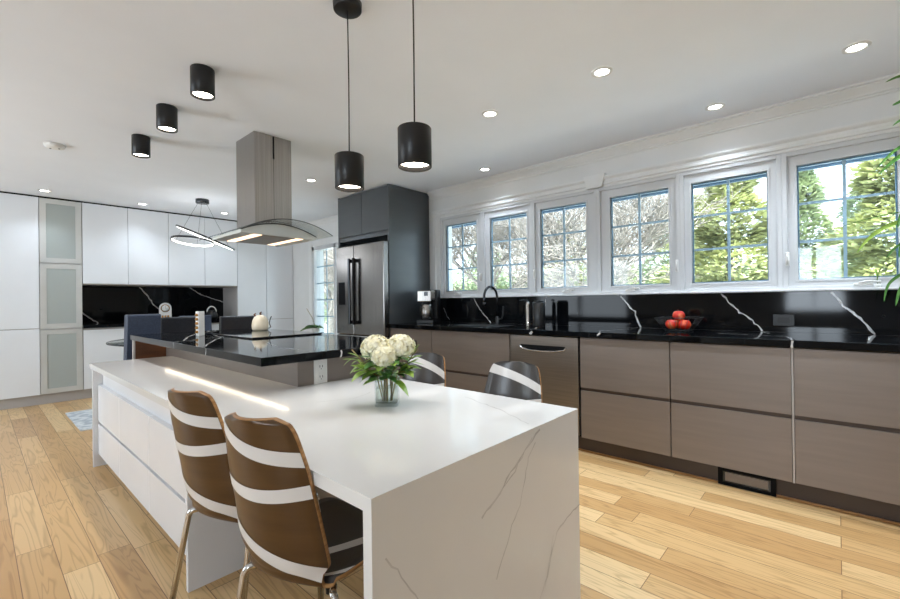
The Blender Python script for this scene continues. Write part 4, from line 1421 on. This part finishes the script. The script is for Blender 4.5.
sp_ = thing('plant_cutting', 'small leafy cutting in a white cup on the sill of the rightmost window', 'plant', (3.664, -.183, 1.2083))
MB().lathe([(0, 0), (.012, 0), (.016, .022), (.014, .022), (.011, .018), (0, .018)], n=20).build('cup', M['white'], sp_)
MB().tube([(0, 0, .018), (.002, .002, .05), (0, 0, .085)], .0022, 6).build('stem', M['leaf_dark'], sp_)
for a, zz in ((.2, .05), (2.0, .075), (3.6, .06), (5.0, .08)):
    b = MB()
    leaf_faces(b, (0, 0, zz), (.3 * math.cos(a), math.sin(a) * .7, 1.6), .13, .007, .5)
    b.build('leaf', M['leaf'], sp_, False)

# ------------------------------------------------------------------ dining corner
dt = thing('dining_table', 'round glass dining table beyond the island', 'table', (1.88, 5.72, 0))
MB().lathe([(0, .742), (.925, .742), (.93, .746), (.93, .751), (.925, .755), (0, .755)], n=72).build('tabletop', M['glass'], dt)
MB().lathe([(.9305, .7415), (.933, .7485), (.9305, .7555)], n=72).build('rim', M['gunmetal'], dt)
MB().lathe([(0, 0), (.36, 0), (.36, .02), (.08, .05), (.06, .10), (.06, .68), (.20, .735), (0, .7415)], n=40).build('pedestal', M['gunmetal'], dt)


def leather_chair(x, y, rz, mk, label, w_=.19, H=1.03, lean=.06):
    t_ = thing('leather_chair', label, 'chair', (x, y, 0), rz, 'dark leather chairs at the glass table')
    MB().box(-w_ - .01, w_ + .01, 0, .44, .42, .49, .022, 3).build('seat', M[mk], t_)
    b = MB()
    b.prism([(-.03, .40), (.035, .40), (.035 - lean, H - .01), (.025 - lean, H), (-.02 - lean, H), (-.03 - lean, H - .01)], lambda a, c, q_: (q_, a, c), -w_, w_)
    bo = b.build('backrest', M[mk], t_)
    bv = bo.modifiers.new('soft', 'BEVEL')
    bv.width = .008
    bv.segments = 2
    for sx in (-1, 1):
        for yy in (.02, .41):
            MB().tube([(sx * (w_ - .02), yy, .425), (sx * (w_ - .012), yy, 0.0)], .014, 10).build('leg', M['gunmetal'], t_)
    return t_


leather_chair(.975, 4.50, .16, 'leather_lit', 'light-tinted black leather chair, leftmost at the glass table', .128, 1.08)  # blue tone is window light painted into black leather
leather_chair(1.335, 4.72, 0, 'leather', 'black leather chair behind the island, left of the white ornament', .172, 1.042)
leather_chair(1.858, 4.715, 0, 'leather', 'black leather chair behind the island, left of the cream jar', .176, 1.033)
leather_chair(2.12, 6.74, PI - .04, 'leather_lit', 'light-tinted black leather chair on the far side of the glass table', .20, 1.0)
os_ = thing('plant_stand', 'small round stand holding an orchid by the tall window', 'stand', (3.22, 5.44, 0))
MB().lathe([(0, .700), (.15, .700), (.15, .720), (0, .720)], n=32).build('top', M['white'], os_)
MB().lathe([(0, 0), (.13, 0), (.13, .015), (.02, .03), (.02, .6995), (0, .6995)], n=24).build('pedestal', M['gunmetal'], os_)
oc = thing('orchid', 'orchid with broad green leaves and a bare stem by the tall window', 'plant', (3.22, 5.44, .7202))
MB().lathe([(0, 0), (.04, 0), (.055, .085), (.06, .088), (.052, .088), (.048, .075), (0, .075)], n=24).build('pot', M['pot'], oc)
for dv, L in (((-.75, .66, .12), .24), ((-.45, .6, .35), .18), ((.5, -.5, .2), .12), ((.66, .3, .5), .12), ((-.2, -.8, .3), .14)):
    b = MB()
    leaf_faces(b, (0, 0, .08), dv, L, .055, .35, 7, .7)
    b.build('leaf', M['leaf_dark'], oc, False)
MB().tube([(0, 0, .08), (-.03, .03, .22), (-.09, .08, .36)], .004, 6).build('stem', M['stem'], oc)

# rug
rg = MB()
rg.prism([(.66, 5.2), (1.5, 5.2), (1.5, 6.18), (.66, 6.18)], lambda a, c, t_: (a, c, t_), .0003, .010)
tag(rg.build('rug', M['rug']), 'mottled grey blue rug on the oak floor beyond the bench', 'rug')
